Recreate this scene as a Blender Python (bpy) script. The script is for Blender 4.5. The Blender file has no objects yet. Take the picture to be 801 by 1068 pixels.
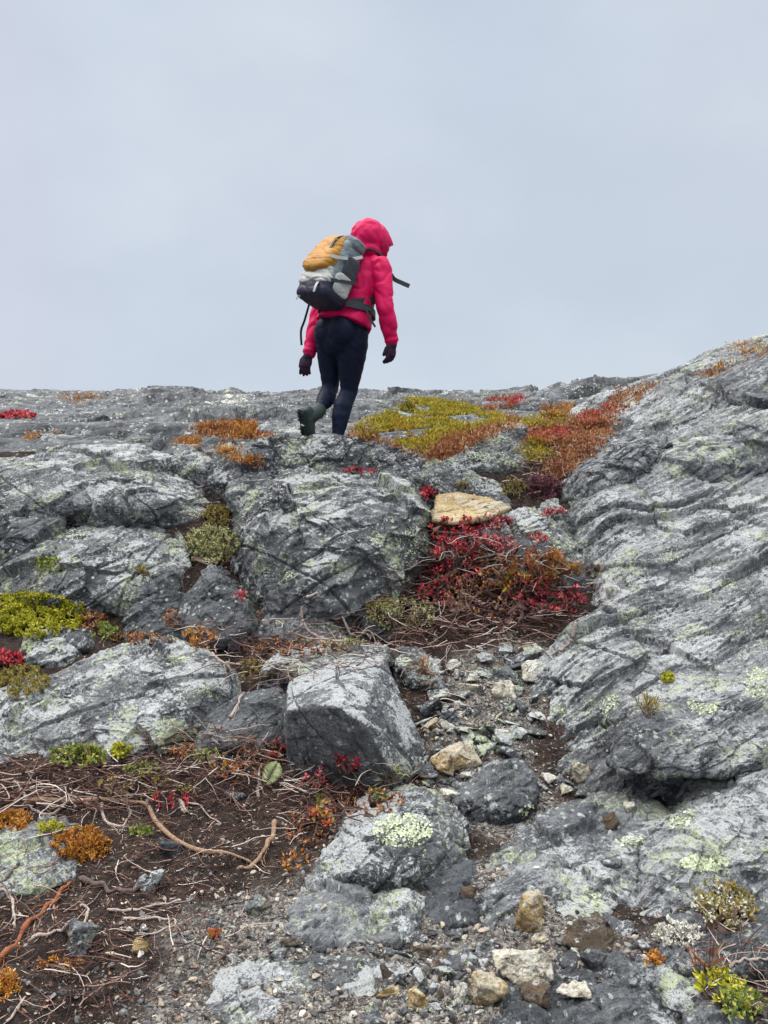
import bpy, bmesh, math, zlib
import numpy as np
from mathutils import Vector, Matrix

# ------------------------------------------------------------------ camera, sky, sun, exposure
sc = bpy.context.scene
COL = sc.collection
PW, PH, FPX = 801.0, 1068.0, 820.0
PITCH = math.radians(-3.0)
EYE = np.array([0.0, 0.0, 1.4])

cam_d = bpy.data.cameras.new('camera')
cam = bpy.data.objects.new('camera', cam_d); COL.objects.link(cam)
cam_d.sensor_fit = 'VERTICAL'; cam_d.sensor_height = 24.0
cam_d.lens = 24.0*FPX/PH
cam_d.clip_start = 0.05; cam_d.clip_end = 2000
cam.location = EYE; cam.rotation_euler = (math.radians(90)+PITCH, 0, 0)
sc.camera = cam

SUN_EL, SUN_AZ = math.radians(58), math.radians(-70)      # azimuth from +Y towards +X
world = bpy.data.worlds.new('World'); sc.world = world; world.use_nodes = True
wn = world.node_tree; wn.nodes.clear()
def wnode(t, **k):
    n = wn.nodes.new(t)
    for a, b in k.items(): setattr(n, a, b)
    return n
w_out = wnode('ShaderNodeOutputWorld'); w_bg = wnode('ShaderNodeBackground')
w_sky = wnode('ShaderNodeTexSky', sky_type='NISHITA', sun_disc=False)
w_sky.sun_elevation = SUN_EL; w_sky.sun_rotation = SUN_AZ
w_tc = wnode('ShaderNodeTexCoord')
# thin uneven overcast: soft cloud noise, brighter towards the zenith as a cloudy sky is
w_map = wnode('ShaderNodeMapping'); w_map.inputs['Scale'].default_value = (1.1, 1.1, 2.0)
w_noise = wnode('ShaderNodeTexNoise'); w_noise.inputs['Scale'].default_value = 1.5
w_noise.inputs['Detail'].default_value = 3; w_noise.inputs['Roughness'].default_value = .45
w_ramp = wnode('ShaderNodeValToRGB')
w_ramp.color_ramp.elements[0].position = .36; w_ramp.color_ramp.elements[0].color = (3.70, 4.25, 5.07, 1)
w_ramp.color_ramp.elements[1].position = .66; w_ramp.color_ramp.elements[1].color = (4.59, 5.00, 5.55, 1)
w_n2 = wnode('ShaderNodeTexNoise'); w_n2.inputs['Scale'].default_value = 1.0; w_n2.inputs['Detail'].default_value = 5; w_n2.inputs['Roughness'].default_value = .55
w_m2 = wnode('ShaderNodeMapping'); w_m2.inputs['Location'].default_value = (3.4, 1.7, .6); w_m2.inputs['Scale'].default_value = (2.2, 2.2, 3.6)
w_r2 = wnode('ShaderNodeMapRange', interpolation_type='SMOOTHSTEP'); w_r2.inputs['From Min'].default_value = .40; w_r2.inputs['From Max'].default_value = .68; w_r2.inputs['To Max'].default_value = .55
w_mx = wnode('ShaderNodeMapRange', interpolation_type='SMOOTHSTEP'); w_mx.inputs['From Min'].default_value = -.28; w_mx.inputs['From Max'].default_value = -.48; w_mx.inputs['To Max'].default_value = .6
w_mauve = wnode('ShaderNodeMixRGB'); w_mauve.inputs[2].default_value = (4.40, 4.35, 5.05, 1)
w_grey = wnode('ShaderNodeMixRGB'); w_grey.inputs[2].default_value = (3.62, 4.05, 4.75, 1)
w_sep = wnode('ShaderNodeSeparateXYZ')
w_zr = wnode('ShaderNodeMapRange', interpolation_type='SMOOTHSTEP')
w_zr.inputs['From Min'].default_value = .50; w_zr.inputs['From Max'].default_value = .95
w_zr.inputs['To Min'].default_value = 1.0; w_zr.inputs['To Max'].default_value = 7.8
w_mul = wnode('ShaderNodeVectorMath', operation='SCALE')
w_mix = wnode('ShaderNodeMixRGB'); w_mix.inputs[0].default_value = .93
L = wn.links.new
L(w_tc.outputs['Generated'], w_map.inputs['Vector']); L(w_map.outputs[0], w_noise.inputs['Vector'])
L(w_noise.outputs['Fac'], w_ramp.inputs[0]); L(w_tc.outputs['Generated'], w_m2.inputs['Vector']); L(w_m2.outputs[0], w_n2.inputs['Vector']); L(w_n2.outputs['Fac'], w_r2.inputs['Value'])
L(w_r2.outputs[0], w_grey.inputs[0]); L(w_ramp.outputs[0], w_grey.inputs[1])
L(w_sep.outputs['X'], w_mx.inputs['Value']); L(w_mx.outputs[0], w_mauve.inputs[0]); L(w_grey.outputs[0], w_mauve.inputs[1]); L(w_mauve.outputs[0], w_mul.inputs[0])
L(w_tc.outputs['Generated'], w_sep.inputs[0]); L(w_sep.outputs['Z'], w_zr.inputs['Value'])
L(w_zr.outputs[0], w_mul.inputs['Scale'])
w_zt = wnode('ShaderNodeMapRange', interpolation_type='SMOOTHSTEP')
w_zt.inputs['From Min'].default_value = .50; w_zt.inputs['From Max'].default_value = .85
w_tint = wnode('ShaderNodeMixRGB', blend_type='MULTIPLY'); w_tint.inputs[2].default_value = (1.06, .97, .84, 1)
L(w_sep.outputs['Z'], w_zt.inputs['Value']); L(w_zt.outputs[0], w_tint.inputs[0])
L(w_sky.outputs[0], w_mix.inputs[1]); L(w_mul.outputs[0], w_tint.inputs[1]); L(w_tint.outputs[0], w_mix.inputs[2])
L(w_mix.outputs[0], w_bg.inputs['Color']); w_bg.inputs['Strength'].default_value = .1
L(w_bg.outputs[0], w_out.inputs['Surface'])

sun_d = bpy.data.lights.new('sun', 'SUN'); sun = bpy.data.objects.new('sun', sun_d); COL.objects.link(sun)
sun_d.energy = 1.5; sun_d.angle = math.radians(16); sun_d.color = (1.0, .97, .92)
sv = Vector((math.sin(SUN_AZ)*math.cos(SUN_EL), math.cos(SUN_AZ)*math.cos(SUN_EL), math.sin(SUN_EL)))
sun.rotation_euler = sv.to_track_quat('Z', 'Y').to_euler()

sc.view_settings.view_transform = 'Standard'; sc.view_settings.look = 'None'
sc.view_settings.exposure = 0.58; sc.view_settings.gamma = 1.0
sc.view_settings.use_curve_mapping = False

# ------------------------------------------------------------------ helpers
def rs(key): return np.random.default_rng(zlib.crc32(str(key).encode()))

def pix(px, py, Y):
    """point at depth Y (metres in front of the eye) seen at photo pixel px, py"""
    u, v = (px-PW/2)/FPX, (PH/2-py)/FPX
    dy = math.cos(PITCH)-v*math.sin(PITCH); dz = math.sin(PITCH)+v*math.cos(PITCH)
    return np.array([u/dy*Y, Y, EYE[2]+dz/dy*Y])

_r = np.random.default_rng(7)
PERM = np.concatenate([_r.permutation(256)]*3).astype(np.int32)
GRAD = _r.normal(size=(256, 3)).astype(np.float32); GRAD /= np.linalg.norm(GRAD, axis=1)[:, None]

def perlin(p, seed=0):
    p = np.asarray(p, np.float32)+np.float32(seed*17.31)
    fl = np.floor(p); i = fl.astype(np.int32) & 255; f = p-fl
    u = f*f*f*(f*(f*6-15)+10)
    out = 0
    for dx in (0, 1):
        wx = u[:, 0] if dx else 1-u[:, 0]
        hx = PERM[(i[:, 0]+dx) & 255]
        for dy in (0, 1):
            wy = u[:, 1] if dy else 1-u[:, 1]
            hy = PERM[hx+((i[:, 1]+dy) & 255)]
            for dz in (0, 1):
                wz = u[:, 2] if dz else 1-u[:, 2]
                g = GRAD[PERM[hy+((i[:, 2]+dz) & 255)]]
                out = out+wx*wy*wz*(g[:, 0]*(f[:, 0]-dx)+g[:, 1]*(f[:, 1]-dy)+g[:, 2]*(f[:, 2]-dz))
    return out*1.5

def fbm(p, octs=4, gain=.5, seed=0, ridged=False):
    a, s, out = 1.0, 1.0, 0
    for o in range(octs):
        n = perlin(p*s, seed+o*3)
        out = out+a*((1-2*np.abs(n)) if ridged else n)
        a *= gain; s *= 2.03
    return out

def chips(p, seed=0, tilt=1.0):
    """cells with their own random tilt: the stepped facets of broken rock. Returns displacement in cell units"""
    p = np.asarray(p, np.float32); b = np.floor(p).astype(np.int32)
    best = np.full(len(p), 1e9, np.float32); val = np.zeros(len(p), np.float32)
    for dx in (-1, 0, 1):
        for dy in (-1, 0, 1):
            for dz in (-1, 0, 1):
                c = b+np.array([dx, dy, dz], np.int32)
                h = PERM[(PERM[(PERM[(c[:, 0]+seed) & 255]+c[:, 1]) & 255]+c[:, 2]) & 255]
                j = c+.5+.48*GRAD[h]
                d = p-j; dd = (d*d).sum(1)
                m = dd < best
                best[m] = dd[m]
                g = GRAD[(h[m]+97) & 255]
                val[m] = .45*GRAD[(h[m]+31) & 255][:, 0]+tilt*.55*(g*d[m]).sum(1)
    return val

# bedding of the whole outcrop: FD runs up to the right, FM across the layers
FD = np.array([1.5, .62, .715]); FD /= np.linalg.norm(FD)
FN = np.array([-.32, -.38, 1.0]); FN -= FD*(FN@FD); FN /= np.linalg.norm(FN)
FM = np.cross(FN, FD)
def bed(p, along, across, up): return np.stack([p@FD*along, p@FM*across, p@FN*up], 1)

_mats = {}
def link_mesh(name, verts, faces, mat=None, parent=None, smooth=True, corners=None):
    """faces: (n,k) int array, or a list of arrays with different k"""
    me = bpy.data.meshes.new(name)
    verts = np.asarray(verts, np.float32)
    if not isinstance(faces, list): faces = [faces]
    faces = [np.asarray(f, np.int32) for f in faces if len(f)]
    me.vertices.add(len(verts)); me.vertices.foreach_set('co', verts.ravel())
    loops = np.concatenate([f.ravel() for f in faces])
    tot = np.concatenate([np.full(len(f), f.shape[1], np.int32) for f in faces])
    st = np.concatenate([[0], np.cumsum(tot)[:-1]]).astype(np.int32)
    me.loops.add(len(loops)); me.loops.foreach_set('vertex_index', loops)
    me.polygons.add(len(tot)); me.polygons.foreach_set('loop_start', st); me.polygons.foreach_set('loop_total', tot)
    me.polygons.foreach_set('use_smooth', np.full(len(tot), smooth, bool))
    me.update(calc_edges=True)
    if mat is not None:
        for m in (mat if isinstance(mat, (list, tuple)) else [mat]): me.materials.append(m)
    o = bpy.data.objects.new(name, me); COL.objects.link(o)
    if parent is not None: o.parent = parent
    return o

def tag(o, label=None, cat=None, group=None, kind=None):
    if label: o['label'] = label
    if cat: o['category'] = cat
    if group: o['group'] = group
    if kind: o['kind'] = kind
    return o

def empty(name, loc, label, cat, group=None):
    o = bpy.data.objects.new(name, None); COL.objects.link(o); o.location = loc
    o.empty_display_size = .1
    return tag(o, label, cat, group)

_ico = {}
def ico(s):
    if s not in _ico:
        bm = bmesh.new(); bmesh.ops.create_icosphere(bm, subdivisions=s, radius=1)
        bm.verts.ensure_lookup_table()
        v = np.array([q.co[:] for q in bm.verts]); f = np.array([[q.index for q in t.verts] for t in bm.faces])
        bm.free(); _ico[s] = (v/np.linalg.norm(v, axis=1)[:, None], f)
    return _ico[s]

def hull_planes(pts, merge=10):
    bm = bmesh.new()
    for q in pts: bm.verts.new(q)
    bmesh.ops.convex_hull(bm, input=bm.verts)
    bm.normal_update()
    fs = sorted(((f.calc_area(), np.array(f.normal[:])) for f in bm.faces), key=lambda a: -a[0])
    used = np.array([v.co[:] for v in bm.verts if v.link_faces])
    bm.free()
    ns = []
    ct = math.cos(math.radians(merge))
    for a, n in fs:
        if a < 1e-9: continue
        for k in range(len(ns)):
            m = ns[k]/np.linalg.norm(ns[k])
            if m@n > ct: ns[k] = ns[k]+n*a; break
        else: ns.append(n*a)
    ns = np.array([n/np.linalg.norm(n) for n in ns])
    return used, ns, (used@ns.T).max(0)

def poly_rock(pts, sub=6, p=16, seed=0, cuts=5, cutd=.93, merge=10):
    """rounded solid bounded by the planes of the hull of pts, with a few more random breaks. verts, normals, faces"""
    rng = rs(('cut', seed))
    used, N, Hh = hull_planes(pts, merge)
    ext = used.max(0)-used.min(0)
    c = (used.max(0)+used.min(0))/2*.5+used.mean(0)*.5
    if cuts:
        e = rng.normal(size=(cuts, 3)); e /= np.linalg.norm(e, axis=1)[:, None]
        N = np.vstack([N, e]); hh = ((used-c)@e.T).max(0)*rng.uniform(cutd, 1.0, cuts)
        Hc = np.concatenate([(Hh-N[:len(Hh)]@c), hh])
    else: Hc = Hh-N@c
    Hc = np.maximum(Hc, 1e-3)
    D, F = ico(sub)
    D = D*ext; D = D/np.linalg.norm(D, axis=1)[:, None]
    q = np.maximum(D@N.T/Hc, 0); m = q.max(1, keepdims=True)
    S = ((q/m)**p).sum(1)
    r = 1.025/(m[:, 0]*S**(1/p))
    nn = ((q/m)**(p-1))@(N/Hc[:, None]); nn /= np.linalg.norm(nn, axis=1)[:, None]
    return c+D*r[:, None], nn, F

def layers(v, nrm, sp, seed, warp=.25, wfreq=1.0, saw=1.0, jump=.6, gw=.006, groove=0.0):
    """parallel sheets broken off one above the other: saw-tooth ledges, random steps and a thin open joint between sheets (units of sp)"""
    c = v@np.asarray(nrm)/sp+warp*perlin(v*wfreq, seed)+.35*perlin(np.stack([v@np.asarray(nrm)/sp*.7, v[:, 0]*0, v[:, 0]*0], 1), seed+2)
    k = np.floor(c); f = c-k; ki = k.astype(np.int32)
    h = PERM[(ki*37+seed) & 255]/255.-.5; h2 = PERM[(ki*53+seed+9) & 255]/255.
    d = sp*(saw*(.5-f)*(.35+h2)+jump*h)
    if groove: d = d-groove*np.maximum(0, 1-np.minimum(f, 1-f)*sp/gw)*(h2 > .35)
    return d
def unitv(x): x = np.asarray(x, float); return x/np.linalg.norm(x)
def roughen(v, n, s, seed, lump=.10, chip=.06, fol=.03, fine=.012, crack=.0):
    """displacement of a rock surface, s = rock size in metres"""
    sd = zlib.crc32(str(seed).encode()) % 200; rng = rs(('j', seed))
    w = np.stack([perlin(v*(1.6/s), sd+k) for k in (1, 2, 3)], 1)
    w2 = np.stack([perlin(v*(9/s), sd+k) for k in (4, 5, 6)], 1)
    v2 = v+w*(.05*s)+w2*(.010*s)
    d = lump*s*.28*fbm(v*(1.5/s), 2, .5, sd+11)
    if chip:
        d = d+chip*s*.85*chips(v2*(2.1/s), sd, 1.5)
        d = d+chip*s*.34*chips(bed(v2, 3.8/s, 5.5/s, 5.5/s), sd+5, 1.7)
        d = d+chip*s*.17*chips(bed(v2, 9/s, 13/s, 13/s), sd+9, 1.7)
        d = d+chip*.030*chips(v2*15, sd+13, 1.7)*min(1, s)
        d = d+chip*.016*chips(bed(v2, 26, 40, 40), sd+17, 1.6)*min(1, s)
        m = np.clip(.5+perlin(v*(1.7/s), sd+25)*2, 0, 1)
        nb = unitv(FM*rng.uniform(.4, 1)+FN*rng.uniform(-1, 1)+FD*rng.normal(0, .15))
        d = d+m*layers(v2, nb, .16*s, sd+27, .25, 1.2/s, .5*chip, .6*chip, .008, .018*min(1, s))
        d = d+m*layers(v2, nb, .05*s, sd+29, .3, 2/s, .5*chip, .5*chip)
        for q in range(2):
            j = unitv(rng.normal(size=3)); d = d+layers(v2, j, rng.uniform(.28, .45)*s, sd+33+q*4, .12, 1.2/s, .12*chip, .45*chip, .009, (.018+crack*.7)*min(1, s))
    if fol:
        d = d+fol*.5*perlin(bed(v2, 2.5, 24, 18), sd+23)
    d = d+fine*.7*fbm(v*18, 4, .64, sd+41)
    d = d-d.mean()+.012*s
    return v+n*d[:, None]
# ------------------------------------------------------------------ materials
class NT:
    def __init__(s, name):
        s.m = bpy.data.materials.new(name); s.m.use_nodes = True; s.t = s.m.node_tree; s.t.nodes.clear()
        s.out = s.n('ShaderNodeOutputMaterial'); s.b = s.n('ShaderNodeBsdfPrincipled')
        s.t.links.new(s.b.outputs[0], s.out.inputs[0])
    def n(s, t, **k):
        q = s.t.nodes.new(t)
        for a, b in k.items(): setattr(q, a, b)
        return q
    def l(s, a, b): s.t.links.new(a, b)
    def put(s, sock, x):
        if isinstance(x, bpy.types.NodeSocket): s.l(x, sock)
        elif isinstance(x, (tuple, list)) and len(x) == 3 and sock.type == 'RGBA': sock.default_value = (*x, 1)
        else: sock.default_value = x
    def math(s, op, a, b=0.0, c=None):
        q = s.n('ShaderNodeMath', operation=op); s.put(q.inputs[0], a); s.put(q.inputs[1], b)
        if c is not None: s.put(q.inputs[2], c)
        return q.outputs[0]
    def pos(s): return s.n('ShaderNodeNewGeometry').outputs['Position']
    def noise(s, vec, scale, detail=4, rough=.55, dist=0.0, col=False):
        q = s.n('ShaderNodeTexNoise'); s.put(q.inputs['Vector'], vec)
        q.inputs['Scale'].default_value = scale; q.inputs['Detail'].default_value = detail
        q.inputs['Roughness'].default_value = rough; q.inputs['Distortion'].default_value = dist
        return q.outputs['Color' if col else 'Fac']
    def voro(s, vec, scale, feat='F1', out='Distance', rnd=1.0):
        q = s.n('ShaderNodeTexVoronoi', feature=feat); s.put(q.inputs['Vector'], vec)
        q.inputs['Scale'].default_value = scale; q.inputs['Randomness'].default_value = rnd
        return q.outputs[out]
    def ramp(s, fac, *stops, interp='LINEAR'):
        q = s.n('ShaderNodeValToRGB'); s.put(q.inputs[0], fac); r = q.color_ramp; r.interpolation = interp
        while len(r.elements) < len(stops): r.elements.new(.5)
        for e, (p, c) in zip(r.elements, stops):
            e.position = p; e.color = (*c, 1) if isinstance(c, (tuple, list)) else (c, c, c, 1)
        return q.outputs[0]
    def step(s, x, a, b):
        q = s.n('ShaderNodeMapRange', interpolation_type='SMOOTHSTEP'); s.put(q.inputs['Value'], x)
        q.inputs['From Min'].default_value = a; q.inputs['From Max'].default_value = b
        return q.outputs[0]
    def mix(s, f, a, b, mode='MIX'):
        q = s.n('ShaderNodeMixRGB', blend_type=mode); s.put(q.inputs[0], f); s.put(q.inputs[1], a); s.put(q.inputs[2], b)
        return q.outputs[0]
    def dot(s, v, d):
        q = s.n('ShaderNodeVectorMath', operation='DOT_PRODUCT'); s.put(q.inputs[0], v); q.inputs[1].default_value = d
        return q.outputs['Value']
    def comb(s, x, y, z):
        q = s.n('ShaderNodeCombineXYZ')
        for i, a in enumerate((x, y, z)): s.put(q.inputs[i], a)
        return q.outputs[0]
    def bedv(s, v, a, b, c):
        return s.comb(s.math('MULTIPLY', s.dot(v, tuple(FD)), a), s.math('MULTIPLY', s.dot(v, tuple(FM)), b), s.math('MULTIPLY', s.dot(v, tuple(FN)), c))
    def rand(s): return s.n('ShaderNodeNewGeometry').outputs['Random Per Island']
    def bump(s, h, strength, dist):
        q = s.n('ShaderNodeBump'); q.inputs['Strength'].default_value = strength; q.inputs['Distance'].default_value = dist
        s.put(q.inputs['Height'], h); return q
    def done(s, color, rough=.7, spec=.4, normal=None):
        s.put(s.b.inputs['Base Color'], color); s.put(s.b.inputs['Roughness'], rough)
        s.put(s.b.inputs['Specular IOR Level'], spec)
        if normal is not None: s.l(normal.outputs[0], s.b.inputs['Normal'])
        return s.m

def rock_mat(name, dark=(.030, .032, .035), mid=(.150, .156, .163), crust=(.50, .51, .51), crust_t=.605, green_t=.605,
             fol=.5, green=(.50, .55, .34), rust=.0, scale=1.0, up=.14, spec=.20, pep=1.0):
    """wet grey schist: dark ground, pale crusts of lichen and quartz, small white spots, green map lichen, streaks along the bedding"""
    t = NT(name); P = t.pos()
    wv = t.n('ShaderNodeVectorMath', operation='MULTIPLY_ADD')
    t.l(t.noise(P, 5*scale, 3, .6, col=True), wv.inputs[0]); wv.inputs[1].default_value = (.07,)*3; t.l(P, wv.inputs[2])
    V = wv.outputs[0]
    big = t.noise(V, 2.6*scale, 5, .6)
    med = t.noise(V, 9*scale, 8, .68)
    st = t.noise(t.bedv(V, 1.7, 32, 24), 1.0*scale, 6, .62)
    st2 = t.noise(t.bedv(V, 6, 105, 80), 1.0*scale, 4, .6)
    base = t.mix(t.step(t.math('ADD', t.math('MULTIPLY', big, .5), t.math('MULTIPLY', med, .5)), .38, .62), dark, mid)
    fm = t.math('MULTIPLY_ADD', t.step(t.noise(V, 1.7*scale, 3, .5), .42, .60), .75*fol, .25*fol)
    base = t.mix(t.math('MULTIPLY', t.step(st, .47, .56), fm), base, t.mix(.5, mid, crust))
    base = t.mix(t.math('MULTIPLY', t.step(st2, .54, .62), t.math('MULTIPLY', fm, .7)), base, t.mix(.3, crust, mid))
    # crust of pale lichen: patchy on a broad scale, ragged on a fine one; up makes tops paler, part lichen habit, part painted skylight contrast
    fine = t.noise(V, 34*scale, 9, .72)
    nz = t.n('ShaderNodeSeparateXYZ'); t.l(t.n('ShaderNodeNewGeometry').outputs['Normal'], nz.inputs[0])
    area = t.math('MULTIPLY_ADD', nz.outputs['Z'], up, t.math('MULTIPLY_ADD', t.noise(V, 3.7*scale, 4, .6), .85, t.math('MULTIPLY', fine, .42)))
    fc = t.n('ShaderNodeSeparateColor'); t.l(t.voro(V, 3.1*scale, out='Color'), fc.inputs[0])
    fc2 = t.n('ShaderNodeSeparateColor'); t.l(t.voro(V, 8.5*scale, out='Color'), fc2.inputs[0])
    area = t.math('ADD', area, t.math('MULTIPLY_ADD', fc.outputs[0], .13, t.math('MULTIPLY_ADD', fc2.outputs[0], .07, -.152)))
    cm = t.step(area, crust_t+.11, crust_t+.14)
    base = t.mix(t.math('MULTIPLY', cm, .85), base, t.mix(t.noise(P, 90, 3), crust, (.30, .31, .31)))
    sp = t.step(t.math('MULTIPLY_ADD', t.noise(V, 62*scale, 6, .7), .6, t.math('MULTIPLY', t.noise(V, 6.5*scale, 3, .55), .4)), crust_t-.055, crust_t-.025)
    base = t.mix(t.math('MULTIPLY', sp, .8), base, crust)
    # small pale discs
    vd = t.voro(V, 30*scale); vr = t.n('ShaderNodeSeparateColor'); t.l(t.voro(V, 30*scale, out='Color'), vr.inputs[0])
    disc = t.math('MULTIPLY', t.math('LESS_THAN', t.math('MULTIPLY_ADD', fine, .25, vd), .40), t.math('GREATER_THAN', vr.outputs[0], .62))
    base = t.mix(t.math('MULTIPLY', disc, .75), base, t.mix(vr.outputs[1], (.50, .51, .49), (.30, .33, .27)))
    # green map lichen
    gm = t.step(t.math('MULTIPLY_ADD', t.noise(V, 48*scale, 7, .75), .62, t.math('MULTIPLY', t.noise(V, 5.2*scale, 3, .5, .4), .48)), green_t, green_t+.03)
    base = t.mix(t.math('MULTIPLY', gm, .85), base, t.mix(t.noise(P, 70, 4, .7), green, (.26, .30, .17)))
    if rust:
        rm = t.step(t.noise(V, 3.3*scale, 5, .65), .56, .70)
        base = t.mix(t.math('MULTIPLY', rm, rust), base, (.20, .13, .07))
    # salt and pepper of single grains and tiny lichens
    pp = t.noise(V, 118*scale, 4, .75)
    base = t.mix(t.math('MULTIPLY', t.step(pp, .575, .60), t.math('MULTIPLY', t.step(area, crust_t-.02, crust_t+.10), .75*pep)), base, t.mix(.35, crust, mid))
    base = t.mix(t.math('MULTIPLY', t.math('LESS_THAN', pp, .425), .7*pep), base, (.020, .020, .022))
    # black lichen and hairline cracks
    bl = t.step(t.noise(V, 21*scale, 8, .7), .565, .62)
    base = t.mix(t.math('MULTIPLY', bl, .75), base, (.016, .016, .018))
    h = t.math('ADD', t.math('MULTIPLY', fine, .55), t.math('MULTIPLY_ADD', st, .9*fol, t.math('MULTIPLY', t.noise(P, 120, 5, .65), .25)))
    h = t.math('MULTIPLY_ADD', st2, .35*fol, t.math('MULTIPLY_ADD', med, .8, h))
    rough = t.math('MULTIPLY_ADD', cm, .25, t.math('MULTIPLY_ADD', fine, .4, .28))
    h = t.math('MULTIPLY_ADD', pp, .25, h)
    return t.done(base, rough, spec, t.bump(h, 1.0, .026))

M = {}
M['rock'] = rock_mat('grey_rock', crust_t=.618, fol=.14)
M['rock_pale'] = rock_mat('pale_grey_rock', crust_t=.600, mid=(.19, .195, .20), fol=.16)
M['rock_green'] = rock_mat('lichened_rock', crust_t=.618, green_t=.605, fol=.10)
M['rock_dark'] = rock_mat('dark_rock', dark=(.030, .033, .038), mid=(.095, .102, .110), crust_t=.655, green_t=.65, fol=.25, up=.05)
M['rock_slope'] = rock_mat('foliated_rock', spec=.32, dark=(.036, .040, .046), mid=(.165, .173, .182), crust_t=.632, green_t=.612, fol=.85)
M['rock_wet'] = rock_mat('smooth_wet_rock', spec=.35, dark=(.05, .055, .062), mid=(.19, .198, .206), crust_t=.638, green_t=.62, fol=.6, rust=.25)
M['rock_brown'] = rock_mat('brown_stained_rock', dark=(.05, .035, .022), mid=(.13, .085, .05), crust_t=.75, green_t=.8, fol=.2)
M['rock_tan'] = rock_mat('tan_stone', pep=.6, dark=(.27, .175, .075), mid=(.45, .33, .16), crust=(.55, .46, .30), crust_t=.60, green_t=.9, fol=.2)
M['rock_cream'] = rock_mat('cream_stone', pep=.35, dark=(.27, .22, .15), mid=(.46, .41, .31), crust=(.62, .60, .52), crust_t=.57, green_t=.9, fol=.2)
M['rock_block'] = rock_mat('block_rock', dark=(.045, .048, .054), mid=(.15, .155, .162), crust_t=.672, green_t=.66, fol=.15, up=.36)  # strong up weight paints sky-lit top and side pale, overhung front dark
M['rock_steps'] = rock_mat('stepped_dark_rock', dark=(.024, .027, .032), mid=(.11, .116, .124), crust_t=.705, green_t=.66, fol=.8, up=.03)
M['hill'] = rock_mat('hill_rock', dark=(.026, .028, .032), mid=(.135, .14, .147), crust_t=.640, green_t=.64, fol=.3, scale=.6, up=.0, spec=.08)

def ground_mat():
    t = NT('soil_and_gravel'); P = t.pos()
    a = t.n('ShaderNodeAttribute', attribute_name='gravel').outputs['Fac']
    n1 = t.noise(P, 26, 8, .7); n2 = t.noise(P, 5, 4, .6); n3 = t.noise(P, 90, 5, .7)
    soil = t.ramp(n1, (.3, (.010, .007, .007)), (.5, (.026, .018, .015)), (.68, (.062, .043, .034)))
    soil = t.mix(t.step(n3, .60, .68), soil, (.16, .12, .10))
    vc = t.n('ShaderNodeSeparateColor'); t.l(t.voro(P, 150, out='Color'), vc.inputs[0])
    grit = t.ramp(vc.outputs[0], (.0, (.05, .045, .042)), (.4, (.12, .11, .10)), (.75, (.22, .20, .18)), (1, (.36, .32, .26)))
    grit = t.mix(t.step(n1, .5, .62), grit, (.05, .038, .032))
    m = t.step(t.math('ADD', a, t.math('MULTIPLY_ADD', n2, .5, -.25)), .35, .65)
    col = t.mix(m, soil, grit)
    h = t.math('ADD', t.math('MULTIPLY', n1, .8), t.math('MULTIPLY', t.voro(P, 150), -.5))
    return t.done(col, .85, .12, t.bump(t.math('MULTIPLY_ADD', n3, .35, h), .9, .02))
M['ground'] = ground_mat()

def isl_mat(name, stops, rough=.6, spec=.18, trans=0.0, nscale=None, bump=0.0, namt=.35):
    """colour differs piece by piece (leaf, pebble, twig)"""
    t = NT(name); c = t.ramp(t.rand(), *stops)
    nb = None
    if nscale:
        q = t.noise(t.pos(), nscale, 5, .65)
        c = t.mix(t.math('MULTIPLY', t.step(q, .45, .7), namt), c, (.03, .028, .026))
        if bump: nb = t.bump(q, .7, bump)
    m = t.done(c, rough, spec, nb)
    if trans: 
        t.b.inputs['Subsurface Weight'].default_value = 0
        tr = t.n('ShaderNodeBsdfTranslucent'); ms = t.n('ShaderNodeMixShader'); ms.inputs[0].default_value = trans
        t.l(c, tr.inputs[0]); t.l(t.b.outputs[0], ms.inputs[1]); t.l(tr.outputs[0], ms.inputs[2]); t.l(ms.outputs[0], t.out.inputs[0])
    return m
def plain_mat(name, col, rough=.6, spec=.4, nscale=0, amt=.25, bump=0.0, sheen=0):
    t = NT(name); c = col; nb = None
    if nscale:
        q = t.noise(t.pos(), nscale, 6, .65)
        c = t.mix(t.math('MULTIPLY', t.step(q, .35, .7), amt), col, tuple(x*.45 for x in col))
        if bump: nb = t.bump(q, .6, bump)
    m = t.done(c, rough, spec, nb)
    if sheen: t.b.inputs['Sheen Weight'].default_value = sheen
    return m
# ------------------------------------------------------------------ ground and hill: one height field seen from nowhere in particular
ROWS = [(1120, 1.72), (1068, 1.9), (1000, 2.2), (960, 2.4), (900, 2.7), (850, 3.0), (800, 3.3), (750, 3.62), (700, 4.0), (660, 4.3),
        (600, 4.72), (540, 5.1), (500, 5.42), (470, 5.8), (450, 6.7), (431, 8.8), (418, 12), (411.5, 15)]
_gy = np.array([a[1] for a in ROWS]); _gz = np.array([pix(PW/2, a[0], a[1])[2] for a in ROWS])
_gy = np.concatenate([[-3, 0, 1.2], _gy, [18, 24, 40, 90]]); _gz = np.concatenate([[-.55, -.12, _gz[0]-.02], _gz, [2.98, 2.6, .5, -12]])
_yy = np.linspace(-3, 90, 9301); _zz = np.interp(_yy, _gy, _gz)
_k = np.exp(-np.linspace(-2.2, 2.2, 41)**2); _zs = np.convolve(np.pad(_zz, 20, 'edge'), _k/_k.sum(), 'valid')
def base_z(x, y):
    z = np.interp(y, _yy, _zs)
    z = z+np.clip((x-1.6)/6, 0, 1.2)**2*np.clip((y-7)/7, 0, 1)*.75
    return z
def YR(py): return float(np.interp(py, [a[0] for a in ROWS][::-1], [a[1] for a in ROWS][::-1]))

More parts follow.
